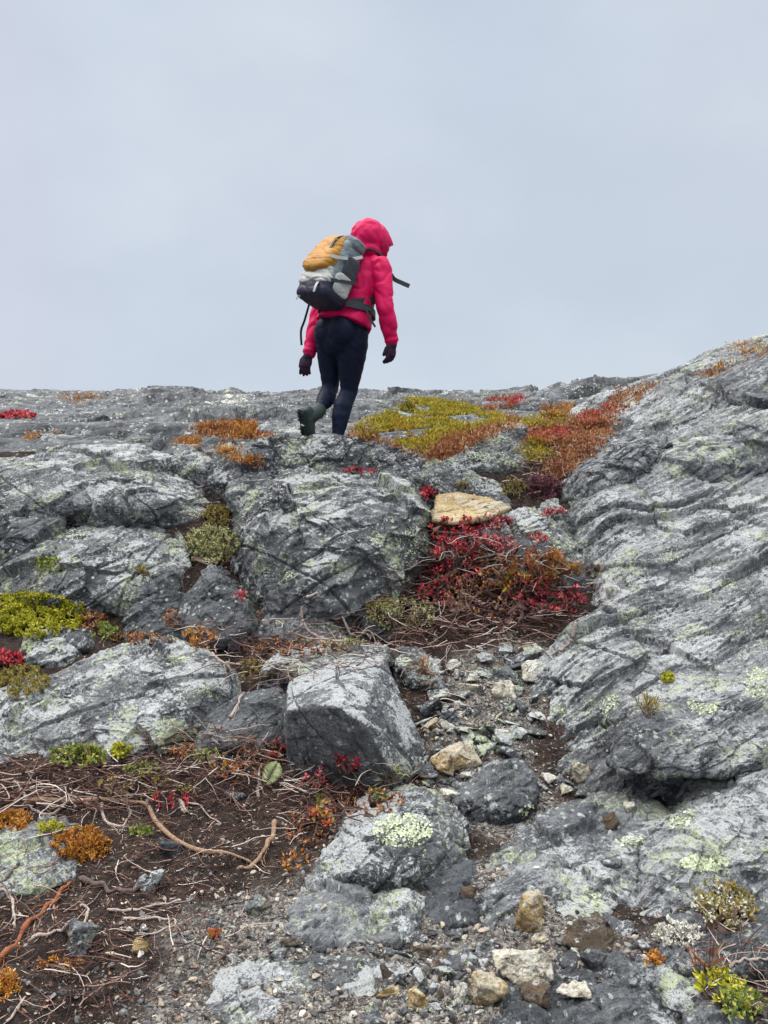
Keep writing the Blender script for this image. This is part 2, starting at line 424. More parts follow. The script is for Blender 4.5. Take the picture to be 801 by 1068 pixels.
PATH = [(330, 1060, .55), (470, 1060, .5), (620, 1060, .5), (380, 960, .35), (260, 980, .30), (520, 960, .4), (430, 860, .22), (520, 830, .30), (500, 780, .26), (520, 740, .26), (510, 710, .26), (555, 690, .2)]
PATHW = np.array([(*pix(a, b, YR(b))[:2], r) for a, b, r in PATH])
def gravel_w(x, y):
    w = np.zeros_like(x)
    for cx, cy, r in PATHW: w = np.maximum(w, np.exp(-((x-cx)**2+(y-cy)**2)/(r*r)))
    return w

nr, nc = 760, 860
s_ = np.linspace(-1, 1, nc); tt = .36*s_+1.5*np.sign(s_)*np.abs(s_)**5
yr = np.concatenate([np.linspace(-2.5, 1.3, 40)[:-1], np.geomspace(1.3, 20, 660), np.geomspace(20, 85, 62)[1:]]); nr = len(yr)
Xg = tt[None, :]*(yr[:, None]+3.2); Yg = np.repeat(yr[:, None], nc, 1)
gx, gy = Xg.ravel(), Yg.ravel()
gz = base_z(gx, gy)
p3 = np.stack([gx, gy, gz*0], 1)
near = np.clip((6.0-gy)/.9, 0, 1); far = 1-near
gz = gz+near*(.05*fbm(p3*1.5, 3, .5, 3)+.022*fbm(p3*6, 4, .62, 4)+.012*chips(p3*9, 5, 1.2))
# hill beyond: low ledges and whalebacks along the bedding
hb = np.stack([gx*.55+gy*.12, gy*.9-gx*.10, gz*0], 1)
dist = np.clip((gy-5.2)/7, .25, 1.6)
hw = hb+.25*np.stack([perlin(hb*.9, 90), perlin(hb*.9, 91), gz*0], 1)
hz = .22*fbm(hb*.8, 2, .5, 50)+.32*chips(hw*np.array([.8, 1.1, 1]), 51, 1.5)+.09*chips(hw*np.array([2.2, 3.2, 1]), 52, 1.5)+.035*chips(hw*np.array([6, 9, 1]), 53, 1.4)
hm = np.clip(.6+1.6*perlin(hb*.7, 57), 0, 1)
hz = hz+hm*layers(hw, unitv((.15, 1, 0)), .55, 58, .5, .8, .42, .30, .04, .12)+layers(hw, unitv((-.25, 1, 0)), .17, 59, .5, 1.6, .4, .35, .025, .05)+layers(hw, unitv((1, .35, 0)), .9, 60, .3, .8, .02, .12, .03, .08)
hz = hz+.012*fbm(p3*7, 3, .6, 56)
gz = gz+far*dist*hz*(.75-.45*np.clip((gy-9)/5, 0, 1))
V_ = np.stack([gx, gy, gz], 1)
ii = np.arange(nr*nc).reshape(nr, nc)
def grid_faces(ii): return np.stack([ii[:-1, :-1].ravel(), ii[:-1, 1:].ravel(), ii[1:, 1:].ravel(), ii[1:, :-1].ravel()], 1)
split = int(np.searchsorted(yr, 5.75))
g_w = gravel_w(gx, gy)
ground = link_mesh('ground', V_[:(split+1)*nc], grid_faces(ii[:split+1]), M['ground']); tag(ground, 'dark peaty soil and trodden gravel of the footpath between the rocks', kind='structure')
at = ground.data.attributes.new('gravel', 'FLOAT', 'POINT'); at.data.foreach_set('value', g_w[:(split+1)*nc].astype(np.float32))
hill = link_mesh('hill', V_[split*nc:], grid_faces(ii[:nr-split]), M['hill']); tag(hill, 'bare grey rocky hilltop rising to the skyline behind the hiker', kind='structure')

# ------------------------------------------------------------------ the big slanting rock on the right: height field through measured points
SL = [ # px, py, depth
 (560, 690, 3.86), (575, 735, 3.62), (600, 785, 3.34), (640, 800, 3.22), (590, 655, 4.12), (632, 600, 4.55), (612, 545, 5.02), (603, 520, 5.22),
 (650, 640, 4.12), (700, 600, 4.45), (700, 650, 4.00), (760, 640, 4.0), (700, 700, 3.66), (690, 752, 3.34), (640, 750, 3.48), (760, 700, 3.6), (760, 745, 3.28), (801, 730, 3.25),
 (801, 660, 3.8), (801, 600, 4.25), (801, 550, 4.72), (740, 540, 4.95), (680, 540, 5.0), (680, 505, 5.3), (760, 500, 5.35), (801, 480, 5.55), (801, 430, 6.15), (760, 450, 6.0), (720, 480, 5.6), (690, 470, 5.75), (660, 486, 5.55), (740, 430, 6.3), (801, 400, 6.7),
 (1000, 700, 3.3), (1000, 600, 4.1), (1000, 480, 5.5), (1000, 400, 6.6), (1000, 800, 2.8), (880, 400, 6.6), (900, 780, 2.85)]
SP = np.array([pix(*a) for a in SL])
# where it dives under the path and the gully
SX = np.array([pix(*a)-np.array([0, 0, dz]) for a, dz in [((520, 700, 3.75), .22), ((535, 750, 3.5), .2), ((560, 800, 3.2), .2), ((555, 655, 4.2), .3), ((580, 605, 4.6), .35), ((570, 550, 5.0), .35), ((560, 515, 5.3), .35),
   ((600, 825, 3.05), .16), ((660, 830, 3.02), .2), ((740, 830, 2.98), .25), ((830, 830, 2.9), .25), ((580, 480, 5.8), .35), ((620, 470, 6.2), .25), ((860, 900, 2.70), .22), ((940, 900, 2.70), .22), ((1040, 900, 2.70), .22), ((1160, 900, 2.70), .22)]])
CP = np.vstack([SP, SX])
def tps_fit(xy, z, lam=.002):
    n = len(xy); d = np.linalg.norm(xy[:, None]-xy[None], axis=2); K = np.where(d > 0, d*d*np.log(d+1e-12), 0)+lam*np.eye(n)
    Pm = np.hstack([np.ones((n, 1)), xy]); A = np.block([[K, Pm], [Pm.T, np.zeros((3, 3))]])
    return xy, np.linalg.solve(A, np.concatenate([z, np.zeros(3)]))
def tps(fit, x, y):
    xy, w = fit; out = w[-3]+w[-2]*x+w[-1]*y
    for (a, b), c in zip(xy, w[:-3]):
        d2 = (x-a)**2+(y-b)**2; out = out+c*.5*d2*np.log(d2+1e-12)
    return out
slab_fit = tps_fit(CP[:, :2], CP[:, 2])
tq = np.linspace(.10, .85, 760); yq = np.geomspace(2.62, 8.0, 760)
Xs = (tq[None]*yq[:, None]).ravel(); Ys = np.repeat(yq, len(tq))
Zs = tps(slab_fit, Xs, Ys)
sp = np.stack([Xs, Ys, Zs], 1)
iq = np.arange(len(sp)).reshape(760, 760)
Q = sp.reshape(760, 760, 3); n_ = np.cross(np.gradient(Q, axis=1), np.gradient(Q, axis=0)).reshape(-1, 3); n_ /= np.linalg.norm(n_, axis=1)[:, None]
n_[n_[:, 2] < 0] *= -1
w_ = np.stack([perlin(sp*.9, 60+k) for k in range(3)], 1); w2_ = np.stack([perlin(sp*6, 80+k) for k in range(3)], 1); s2 = sp+.03*w_+.006*w2_
d_ = .035*fbm(sp*1.0, 2, .5, 64)
nb = unitv(FM*.95+FN*.25+FD*.05); nb2 = unitv(FM*.9-FN*.2-FD*.10)
am = np.clip(.55+1.6*perlin(sp*1.1, 71), .1, 1); am2 = np.clip(.5+1.8*perlin(sp*1.9, 74), .1, 1)
am3 = np.clip(.35+1.9*perlin(sp*1.6, 85), .05, 1)
d_ = d_+am*layers(s2, nb, .46, 75, .6, .8, .07, .13, .014, .06)+am2*layers(s2, nb2, .12, 76, .6, 1.2, .10, .12, .006, .014)+am3*layers(s2, nb, .034, 77, .5, 2.5, .22, .16, .004, .004)
d_ = d_+layers(s2, unitv(FD+.3*FM), .8, 78, .3, 1.0, .01, .04, .012, .03)*am
d_ = d_+.06*chips(bed(s2, .4, 1.5, 1.5), 68, 1.3)+.024*chips(bed(s2, 1.0, 6, 6), 69, 1.5)+(.2+.6*am3)*(.017*chips(bed(s2, 2.4, 14, 14), 72, 1.6)+.010*chips(bed(s2, 6, 34, 34), 73, 1.6))+.035*chips(s2*2.2, 86, 1.5)+.008*chips(s2*7, 87, 1.5)+.005*chips(s2*34, 79, 1.5)+.006*fbm(sp*18, 4, .64, 70)
sp = sp+n_*d_[:, None]
o = link_mesh('rock_slope', sp, grid_faces(iq), M['rock_slope'])
tag(o, 'huge slanting grey bedrock face with streaked layers filling the right side', 'rock face')
# ------------------------------------------------------------------ boulders and ledges
def rock(name, label, outline, cat='rock', Yb=None, Yt=None, bulge=.06, thick=.5, sub=7, p=24, mat='rock', cuts=6, cutd=.92, sink=.12,
         lump=.10, chip=0.084, fol=.012, fine=.010, crack=.0, extra=(), merge=11, group=None, shrink=.62, key=None):
    out = np.array([o[:2] for o in outline], float)
    y0, y1 = out[:, 1].max(), out[:, 1].min()
    if Yb is None: Yb = YR(y0)
    hpx = y0-y1
    if Yt is None: Yt = Yb+.55*hpx*Yb/FPX
    c = out.mean(0); pts = []
    for (x, y), o in zip(out, outline):
        Y = o[2] if len(o) > 2 else Yb+(Yt-Yb)*(y0-y)/max(hpx, 1)
        q = pix(x, y, Y); pts.append(q)
        if (y0-y)/max(hpx, 1) < .4: pts.append(q-np.array([0, -.25*sink, sink]))
        xs, ys = c+(np.array([x, y])-c)*shrink
        Yi = Yb+(Yt-Yb)*(y0-ys)/max(hpx, 1)
        pts.append(pix(xs, ys, Yi-bulge))
        b = pix(*(c+(np.array([x, y])-c)*.85), Y); b = b+np.array([0, thick, 0])
        b[2] -= .10*thick; pts.append(b); pts.append(b-np.array([0, 0, sink]))
    for e in extra: pts.append(pix(*e))
    key = key or label
    v, n, F = poly_rock(pts, sub, p, key, cuts, cutd, merge)
    s = float(np.sort(v.max(0)-v.min(0))[1])
    v = roughen(v, n, s, key, lump, chip, fol, fine, crack)
    cen = v.mean(0)
    o = link_mesh(name, v-cen, F, M[mat]); o.location = cen
    return tag(o, label, cat, group)

B = 'boulder'
# ledges of the upper right
rock('rock_outcrop', 'dark stepped rock ledge climbing to the skyline at the upper right', [(588, 508), (592, 490), (640, 462), (690, 438), (742, 412), (801, 386), (870, 366), (880, 420), (801, 440), (700, 462), (650, 490), (620, 520), (598, 524)],
     'rock ledge', Yb=5.45, Yt=7.5, bulge=.22, thick=1.5, sub=8, p=30, mat='rock_steps', cuts=5, cutd=.93, lump=.05, chip=.13, fol=.02, crack=.0, shrink=.8)
rock('boulder', 'dark blunt nose of rock at the lower left end of the stepped outcrop', [(590, 520), (596, 492), (622, 468), (655, 452), (690, 446), (700, 468), (672, 492), (640, 508), (610, 526)], B, Yb=5.18, Yt=5.75, bulge=.16, thick=.6, sub=8, mat='rock_steps', cuts=6, chip=.08, fol=.02)
rock('rock_ledge', 'long thin grey ledge lying under the dark stepped outcrop at right', [(640, 520), (660, 492), (720, 468), (801, 430), (860, 410), (860, 470), (801, 470), (730, 492), (680, 515)],
     'rock ledge', Yb=5.25, Yt=5.9, bulge=.05, thick=.6, sub=7, mat='rock_slope', lump=.05, chip=0.067, fol=.022)
# left bedrock
rock('boulder', 'broad pale rounded bedrock hump at the far left below the hilltop', [(-70, 537), (-70, 485), (0, 480), (60, 470), (110, 466), (160, 470), (202, 486), (234, 513), (229, 535), (190, 541), (110, 538)],
     B, Yb=4.98, Yt=5.75, bulge=.26, thick=1.0, sub=8, p=9, mat='rock_pale', lump=.08, chip=0.059, fol=.016, crack=.0)
rock('boulder', 'low dark broken rock at the left edge under the pale hump', [(-50, 600), (-50, 540), (10, 538), (60, 545), (85, 560), (60, 600)],
     B, Yb=4.75, Yt=5.0, thick=.4, mat='rock_dark', chip=0.109, lump=.1)
rock('boulder', 'speckled grey boulder above the yellow green moss cushion', [(-40, 640), (-10, 600), (30, 570), (80, 553), (135, 552), (188, 560), (206, 582), (205, 612), (172, 640), (100, 660), (20, 655)],
     B, Yb=4.42, Yt=5.0, bulge=.24, thick=.7, sub=8, p=10, mat='rock', lump=.09, chip=0.067, fol=.012, crack=.0)
rock('boulder', 'great central boulder with green lichen below the hiker', [(229, 582), (231, 545), (248, 510), (300, 496), (345, 491), (400, 495), (440, 512), (457, 545), (463, 585), (447, 612), (425, 632), (390, 660), (320, 665), (262, 640), (240, 612)],
     B, Yb=4.40, Yt=5.08, bulge=.30, thick=.7, sub=8, p=12, mat='rock_green', cuts=9, cutd=.92, lump=.07, chip=0.071, fol=.035, crack=.0)
rock('boulder', 'flat topped rock slab directly under the boots of the hiker', [(252, 492), (258, 470), (290, 455), (340, 456), (395, 457), (438, 470), (478, 492), (520, 515), (520, 530), (440, 508), (345, 494)],
     B, Yb=5.05, Yt=5.38, bulge=.04, thick=.14, sub=8, p=14, mat='rock_green', lump=.06, chip=0.071, fol=.016, crack=.0)
rock('rock', 'squarish rock with a light green top beside the dark cleft', [(219, 500), (222, 472), (240, 463), (258, 484), (258, 505), (238, 512)], Yb=5.15, Yt=5.45, thick=.25, mat='rock_green', sub=6)
rock('rock', 'pale narrow rock wedged left of the dark cleft', [(182, 485), (184, 463), (205, 464), (217, 478), (216, 495), (200, 494)], Yb=5.3, Yt=5.6, thick=.3, mat='rock_pale', sub=6)
rock('rock', 'green spotted rock between the cleft and the great central boulder', [(236, 520), (242, 502), (262, 486), (285, 490), (290, 510), (262, 524), (246, 530)], Yb=5.0, Yt=5.3, thick=.25, mat='rock_green', sub=6)
rock('rock', 'rounded rock at the upper left rim of the great central boulder', [(283, 497), (285, 480), (300, 474), (330, 486), (345, 492), (320, 500)], Yb=5.15, Yt=5.4, thick=.25, mat='rock_pale', sub=6)
rock('boulder', 'dark pointed rock below the pale green shrub', [(184, 672), (188, 625), (205, 600), (221, 589), (240, 610), (262, 632), (272, 662), (262, 680), (220, 685)],
     B, Yb=4.22, Yt=4.62, bulge=.14, thick=.4, p=26, mat='rock_dark', cuts=7, chip=0.059)
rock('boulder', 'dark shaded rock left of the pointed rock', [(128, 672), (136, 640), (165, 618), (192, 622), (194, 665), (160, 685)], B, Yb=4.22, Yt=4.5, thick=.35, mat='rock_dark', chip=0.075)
rock('boulder', 'low grey rock at the bottom foot of the great central boulder', [(262, 668), (275, 636), (310, 622), (350, 628), (372, 650), (365, 680), (310, 682)], B, Yb=4.16, Yt=4.5, thick=.3, mat='rock', chip=0.075)
rock('rock', 'small black rock tucked under the right foot of the central boulder', [(378, 660), (384, 636), (400, 626), (414, 642), (412, 664)], Yb=4.24, Yt=4.4, thick=.2, mat='rock_dark', sub=6)
# right of the boulder
rock('boulder', 'grey lichened rock below the mossy hollow right of the hiker', [(462, 490), (478, 474), (500, 458), (520, 446), (543, 442), (548, 462), (545, 486), (520, 496), (480, 500)], B, Yb=5.42, Yt=5.85, thick=.5, mat='rock_green', chip=0.067)
rock('boulder', 'grey rock behind the tan flat stone', [(446, 520), (455, 500), (490, 494), (515, 503), (530, 522), (525, 540), (460, 540)], B, Yb=5.05, Yt=5.3, thick=.3, mat='rock', chip=0.067)
rock('boulder', 'long sloping grey rock right of the tan flat stone', [(524, 560), (530, 535), (548, 526), (566, 534), (590, 555), (612, 575), (622, 595), (600, 606), (560, 590)], B, Yb=4.6, Yt=5.0, bulge=.06, thick=.4, mat='rock', fol=.012)
rock('rock', 'small rounded rock at the top of the gully rocks', [(560, 540), (564, 526), (580, 522), (594, 532), (596, 548), (580, 556)], Yb=4.95, Yt=5.1, thick=.25, mat='rock', sub=6)
rock('boulder', 'dark angular rock behind the red and green bilberry plants', [(508, 612), (514, 585), (522, 566), (548, 560), (580, 574), (604, 592), (612, 606), (580, 622), (530, 625)], B, Yb=4.52, Yt=4.75, bulge=.10, thick=.3, p=26, mat='rock_dark', chip=0.050)
rock('rock', 'grey rock under the lower edge of the tan flat stone', [(456, 566), (462, 544), (500, 541), (530, 546), (532, 566), (500, 580), (470, 580)], Yb=4.60, Yt=4.86, thick=.3, mat='rock', sub=6)
rock('flat_stone', 'large flat tan stone lying tilted beside the red leaves', [(452, 541), (457, 517), (475, 514), (500, 519), (529, 527), (531, 531), (505, 540), (472, 545)], 'stone', Yb=4.66, Yt=5.06, bulge=.0, thick=.03, sink=.012, p=40, mat='rock_tan', cuts=0, lump=.03, chip=0.042, fol=.006, fine=.004)
# foreground left
rock('boulder', 'long low grey slab mottled with white in the left foreground', [(-60, 815), (-60, 762), (0, 738), (60, 700), (128, 674), (172, 668), (204, 682), (228, 702), (245, 716), (238, 738), (205, 772), (180, 802), (100, 816), (20, 825)],
     B, Yb=3.28, Yt=3.95, bulge=.14, thick=.35, sub=8, p=20, mat='rock_pale', cuts=8, lump=.06, chip=0.067, fol=.006, crack=.0)
rock('rock', 'small grey rock between the moss and the long low slab', [(12, 690), (18, 668), (36, 656), (62, 660), (84, 676), (80, 694), (50, 704)], Yb=4.02, Yt=4.25, thick=.25, mat='rock', sub=6)
rock('rock', 'tiny dark wedge stone at the right end of the moss cushion', [(66, 672), (74, 656), (92, 660), (96, 674), (80, 680)], Yb=4.14, Yt=4.25, thick=.15, mat='rock_dark', sub=5)
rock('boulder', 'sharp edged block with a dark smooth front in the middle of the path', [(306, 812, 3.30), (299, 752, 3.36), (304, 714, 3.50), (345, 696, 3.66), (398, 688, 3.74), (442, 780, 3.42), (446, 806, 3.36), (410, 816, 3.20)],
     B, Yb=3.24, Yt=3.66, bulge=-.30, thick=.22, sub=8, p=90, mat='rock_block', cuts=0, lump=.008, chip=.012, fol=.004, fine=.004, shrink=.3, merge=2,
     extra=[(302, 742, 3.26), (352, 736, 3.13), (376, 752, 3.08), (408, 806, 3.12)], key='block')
rock('rock', 'flat dark slab between the long low slab and the sharp block', [(205, 785), (212, 752), (250, 728), (290, 720), (304, 735), (304, 775), (270, 792)], Yb=3.36, Yt=3.7, thick=.25, mat='rock_dark', lump=.04, chip=0.042)
rock('rock', 'pale flat rock behind the sharp edged block', [(272, 700), (290, 684), (340, 680), (392, 674), (404, 684), (395, 702), (340, 712)], Yb=3.72, Yt=4.0, thick=.25, mat='rock_pale')
rock('rock', 'layered grey stone right of the sharp block top', [(408, 690), (414, 678), (440, 678), (456, 692), (462, 716), (440, 716), (420, 706)], Yb=3.82, Yt=4.05, thick=.2, mat='rock_pale', sub=6)
rock('boulder', 'grey rock with white lichen at the left edge near the orange moss', [(-50, 940), (-50, 880), (0, 874), (40, 872), (66, 882), (81, 902), (76, 922), (50, 938), (0, 945)], B, Yb=2.52, Yt=2.82, bulge=.10, thick=.25, mat='rock_pale', lump=.07, chip=0.059)
rock('boulder', 'dark rounded rock with a bright green lichen patch in the lower middle', [(322, 925), (332, 898), (352, 872), (385, 848), (430, 838), (462, 844), (482, 858), (484, 885), (470, 912), (440, 928), (390, 930)],
     B, Yb=2.56, Yt=2.92, bulge=.10, thick=.35, sub=8, p=22, mat='rock', lump=.05, chip=0.050, fol=.015)
rock('rock', 'light broken bedrock under the dark lichen rock', [(282, 985), (290, 955), (312, 930), (350, 918), (380, 925), (392, 955), (395, 992), (340, 1000)], 'rock ledge', Yb=2.26, Yt=2.6, bulge=.08, thick=.3, mat='rock_wet', p=26, lump=.06, chip=0.100)
rock('rock', 'whitish angular bedrock block at the foot of the dark lichen rock', [(376, 990), (382, 945), (400, 925), (430, 922), (446, 945), (444, 988), (415, 998)], 'rock ledge', Yb=2.26, Yt=2.58, bulge=.09, thick=.3, mat='rock_pale', p=30, chip=0.084)
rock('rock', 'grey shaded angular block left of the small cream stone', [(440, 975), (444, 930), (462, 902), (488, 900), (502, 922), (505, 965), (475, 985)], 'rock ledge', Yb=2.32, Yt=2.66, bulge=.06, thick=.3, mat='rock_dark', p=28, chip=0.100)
rock('rock', 'dark wedge shaped rock above the smooth slab', [(474, 838), (500, 815), (530, 803), (556, 808), (562, 830), (548, 850), (500, 856)], Yb=2.96, Yt=3.2, thick=.25, p=28, mat='rock_dark', chip=0.067)
rock('rock_slab', 'smooth low slab of wet layered bedrock right of the lower middle', [(486, 975), (500, 930), (520, 890), (560, 862), (600, 848), (660, 838), (705, 850), (700, 890), (670, 935), (655, 975), (600, 985), (540, 985)],
     'rock slab', Yb=2.32, Yt=3.02, bulge=.07, thick=.3, sub=8, p=20, mat='rock_wet', cuts=7, lump=.05, chip=0.050, fol=.016, crack=.0)
rock('boulder', 'slanting layered boulder with pale green lichen at the right edge', [(652, 985), (655, 955), (668, 925), (700, 882), (740, 845), (775, 818), (801, 803), (870, 790), (870, 985), (801, 985), (720, 990)],
     B, Yb=2.34, Yt=2.92, bulge=.08, thick=.3, sub=8, p=22, mat='rock_slope', cuts=7, lump=.05, chip=0.071, fol=.016, crack=.0)
rock('rock', 'brown flat underside of rock in the wet hollow', [(580, 985), (590, 968), (610, 962), (640, 964), (650, 980), (640, 1000), (600, 1000)], Yb=2.22, Yt=2.36, thick=.12, mat='rock_brown', sub=6, p=24)
rock('rock_ledge', 'overhanging ledge with a black gap beneath at the right', [(647, 803), (650, 772), (668, 752), (700, 742), (760, 738), (801, 728), (870, 720), (870, 790), (801, 796), (766, 800), (722, 802), (688, 798), (668, 806)],
     'rock ledge', Yb=2.90, Yt=3.22, bulge=.03, thick=.35, sink=.0, sub=8, p=34, mat='rock_slope', cuts=3, cutd=.97, lump=.03, chip=0.050, fol=.035, crack=.0)
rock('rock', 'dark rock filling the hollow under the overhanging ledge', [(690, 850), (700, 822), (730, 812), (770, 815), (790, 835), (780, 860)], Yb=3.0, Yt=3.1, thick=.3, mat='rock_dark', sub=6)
rock('rock_slab', 'pale flat slab at the bottom edge left of the pebbles', [(205, 1100), (212, 1050), (228, 1020), (280, 1012), (350, 1008), (425, 1012), (430, 1032), (400, 1060), (390, 1100)], 'rock slab', Yb=1.86, Yt=2.16, bulge=.02, thick=.15, sub=7, p=30, mat='rock_pale', lump=.02, chip=0.033, fol=.01)
rock('rock', 'dark slab of stone lying under the white flowering plant', [(698, 1015), (700, 990), (715, 978), (760, 972), (801, 970), (850, 970), (850, 1010), (780, 1022), (730, 1024)], Yb=2.08, Yt=2.22, thick=.2, p=34, mat='rock_dark', lump=.03, chip=0.033)
rock('rock', 'large dark grey stone at the bottom edge right of the pebbles', [(575, 1090), (600, 1056), (640, 1034), (676, 1032), (700, 1056), (712, 1090)], Yb=1.84, Yt=2.02, bulge=.05, thick=.2, p=28, mat='rock_dark', chip=0.059)
rock('rock', 'flat olive grey stone right of the large dark stone', [(690, 1060), (694, 1034), (720, 1026), (738, 1034), (734, 1056), (712, 1064)], Yb=1.94, Yt=2.04, thick=.12, mat='rock', sub=6)
rock('rock', 'dark reddish stone at the lower right corner', [(716, 1085), (724, 1048), (752, 1034), (778, 1048), (780, 1085)], Yb=1.86, Yt=1.98, thick=.15, mat='rock_dark', sub=6, p=28)
rock('rock', 'grey rounded stone at the bottom edge under the cream stones', [(512, 1085), (516, 1056), (545, 1042), (572, 1050), (585, 1085)], Yb=1.86, Yt=1.98, thick=.15, mat='rock_dark', sub=6)

rock('rock_hump', 'smooth pale bedrock rise on the skyline at the upper right', [(630, 425), (660, 411), (690, 400), (740, 379), (801, 353), (880, 322), (900, 420), (760, 440)], 'rock', Yb=8.2, Yt=9.6, bulge=.05, thick=2.5, sub=8, mat='hill', sink=.4, p=16, lump=.03, chip=.022, fol=.02, fine=.012)
# low ledges and humps on the hilltop
HL = [('pale tan hump of rock on the skyline left of the hiker', [(208, 432), (214, 416), (240, 410), (256, 420), (258, 434)], 10.5, 'rock_cream'),
      ('low long ledge on the hilltop above the far left hump', [(60, 462), (90, 450), (180, 447), (240, 452), (244, 464), (150, 470)], 6.2, 'hill'),
      ('grey whaleback ledge behind the trailing boot of the hiker', [(262, 456), (270, 440), (300, 432), (330, 438), (332, 456)], 6.6, 'hill'),
      ('small knob of rock on the skyline at the far left', [(0, 422), (6, 410), (30, 408), (44, 414), (48, 424)], 12.5, 'hill'),
      ('grassy topped skyline knob left of the tan hump', [(140, 414), (148, 406), (168, 405), (180, 412), (178, 418)], 13.5, 'hill'),
      ('dark pointed knob on the skyline beside the tan hump', [(228, 412), (238, 405), (248, 405), (256, 413)], 14, 'hill'),
      ('broad pale skyline hump right of the legs of the hiker', [(378, 424), (390, 411), (430, 409), (460, 415), (462, 426)], 12.5, 'hill'),
      ('low pale ledge between the legs and the moss', [(372, 444), (380, 432), (420, 428), (452, 434), (456, 446)], 8.0, 'hill'),
      ('small pale stone lying in the yellow green moss', [(451, 446), (453, 439), (466, 437), (476, 441), (477, 447)], 7.6, 'rock_pale'),
      ('rock knob rising from the autumn heath right of the moss', [(526, 430), (534, 418), (552, 413), (572, 417), (580, 428)], 10, 'hill'),
      ('long pale skyline ridge right of the autumn heath', [(540, 420), (565, 407), (620, 400), (690, 394), (760, 392), (760, 420), (640, 424)], 11.5, 'hill'),
      ('low ledge at the left edge of the hilltop', [(-30, 462), (-20, 446), (40, 442), (90, 448), (96, 460), (40, 470)], 6.6, 'hill'),
      ('flat grey rock in the middle of the hilltop', [(90, 446), (110, 434), (170, 430), (205, 436), (206, 448)], 8.2, 'hill')]
for lab, ol, Y, m in HL:
    s = Y/FPX
    rock('rock_ledge' if 'ledge' in lab else 'rock_hump', lab, ol, 'rock', Yb=Y, Yt=Y+.6*(ol[-1][1]-min(q[1] for q in ol))*s+.3, bulge=.1, thick=1.2, sub=6, mat=m, sink=.3, p=12, lump=.09, chip=0.075, fol=.016, fine=.012)

rng = rs('hilltop ledges')
for k in range(26):
    cx, cy = (rng.uniform(-20, 340), rng.uniform(416, 468)) if k < 21 else (rng.uniform(380, 470), rng.uniform(416, 440))
    w, h = rng.uniform(34, 105)*(.6+.8*(cy-412)/56), rng.uniform(6, 13)*(.6+.9*(cy-412)/56)
    ol = [(cx+w/2*math.cos(a)*rng.uniform(.8, 1.1), cy-h/2*math.sin(a)*rng.uniform(.75, 1.15)) for a in np.linspace(0, 2*math.pi, 9)[:-1]]; Y = YR(cy+h*.3)
    rock('rock_ledge', 'low broken ledge of bare grey rock on the hilltop', ol, 'rock', Yb=Y, Yt=Y+.25+h*Y/FPX, bulge=.06, thick=.7, sub=6, mat='hill' if rng.random() < .7 else 'rock_pale', sink=.2, p=26, lump=.05, chip=.11, fol=.03, fine=.010, group='low rock ledges on the hilltop', key=('hl', k))
# ------------------------------------------------------------------ laying things on the surfaces built so far
_dg = None
def refresh():
    global _dg
    bpy.context.view_layer.update(); _dg = bpy.context.evaluated_depsgraph_get()
def hit(px, py):
    """surface point in the place that is seen at photo pixel px, py -> point, normal, object (or None)"""
    q = pix(px, py, 1.0)-EYE; q /= np.linalg.norm(q)
    ok, p, n, _, o, _ = sc.ray_cast(_dg, Vector(EYE), Vector(q))
    return (np.array(p), np.array(n), o) if ok else None
def drop(x, y, z=6.0):
    ok, p, n, _, o, _ = sc.ray_cast(_dg, Vector((x, y, z)), Vector((0, 0, -1)))
    return (np.array(p), np.array(n), o) if ok else None
refresh()

def stone_pts(rng, sx, sy, sz, n=10):
    e = rng.normal(size=(n, 3)); e /= np.linalg.norm(e, axis=1)[:, None]
    e = np.sign(e)*np.abs(e)**.7
    return e*np.array([sx, sy, sz])*rng.uniform(.8, 1.05, (n, 1))
def stone(px, py, w, h, mat, label, name='stone', sub=5, rot=0.0, group=None, key=None, cat='stone', mesh=None, p=55, rough=True):
    """px, py: the foot of the stone in the photograph, w, h its size there"""
    g = hit(px, py)
    if g is None: return None
    loc = g[0]; s = loc[1]/FPX
    rng = rs(key or label)
    if mesh is None:
        pts = stone_pts(rng, w*s/2, w*s*.36, h*s*.62)
        v, n, F = poly_rock(pts, sub, p, key or label, 3, .85, 6)
        if rough: v = roughen(v, n, w*s*.8, key or label, .05, .07, 0, .005)
        ca, sa = math.cos(rot), math.sin(rot)
        v = v@np.array([[ca, 0, sa], [0, 1, 0], [-sa, 0, ca]]).T
        o = link_mesh(name, v, F, M[mat])
    else:
        o = bpy.data.objects.new(name, mesh); COL.objects.link(o)
        o.rotation_euler = rng.uniform(0, 6.28, 3); k = w*s/2; o.scale = (k, k*rng.uniform(.7, 1), k*rng.uniform(.7, 1))
    o.location = loc+np.array([0, w*s*.20, h*s*.22])
    return tag(o, label, cat, group)
S = stone
S(558, 970, 40, 50, 'rock_tan', 'small upright tan stone standing on the smooth wet slab', rot=.2)
S(545, 1028, 68, 44, 'rock_cream', 'large cream coloured block of stone among the bottom pebbles')
S(514, 1052, 52, 38, 'rock_tan', 'rough tan stone in front of the cream block')
S(564, 1047, 42, 20, 'rock_brown', 'brown flattish stone between the tan stone and the pinkish stone')
S(599, 1048, 42, 20, 'rock_cream', 'pinkish white stone at the foot of the large dark stone', rot=-.2)
S(671, 1030, 42, 36, 'rock_pale', 'grey white faceted stone beside the white flowering plant')
S(478, 803, 60, 30, 'rock_tan', 'long ochre stone lying on the path right of the sharp block', rot=-.2)
S(148, 994, 24, 22, 'rock_tan', 'golden stone lying alone on the dark soil')
S(154, 928, 50, 20, 'rock_pale', 'pale grey flat stone beside the long root')
S(84, 992, 52, 34, 'rock', 'blue grey stone under the dark twigs at lower left')
S(266, 952, 30, 20, 'rock_pale', 'pale grey stone on the soil left of the broken bedrock')
S(176, 893, 34, 22, 'rock_dark', 'dark olive stone under the bend of the long root')
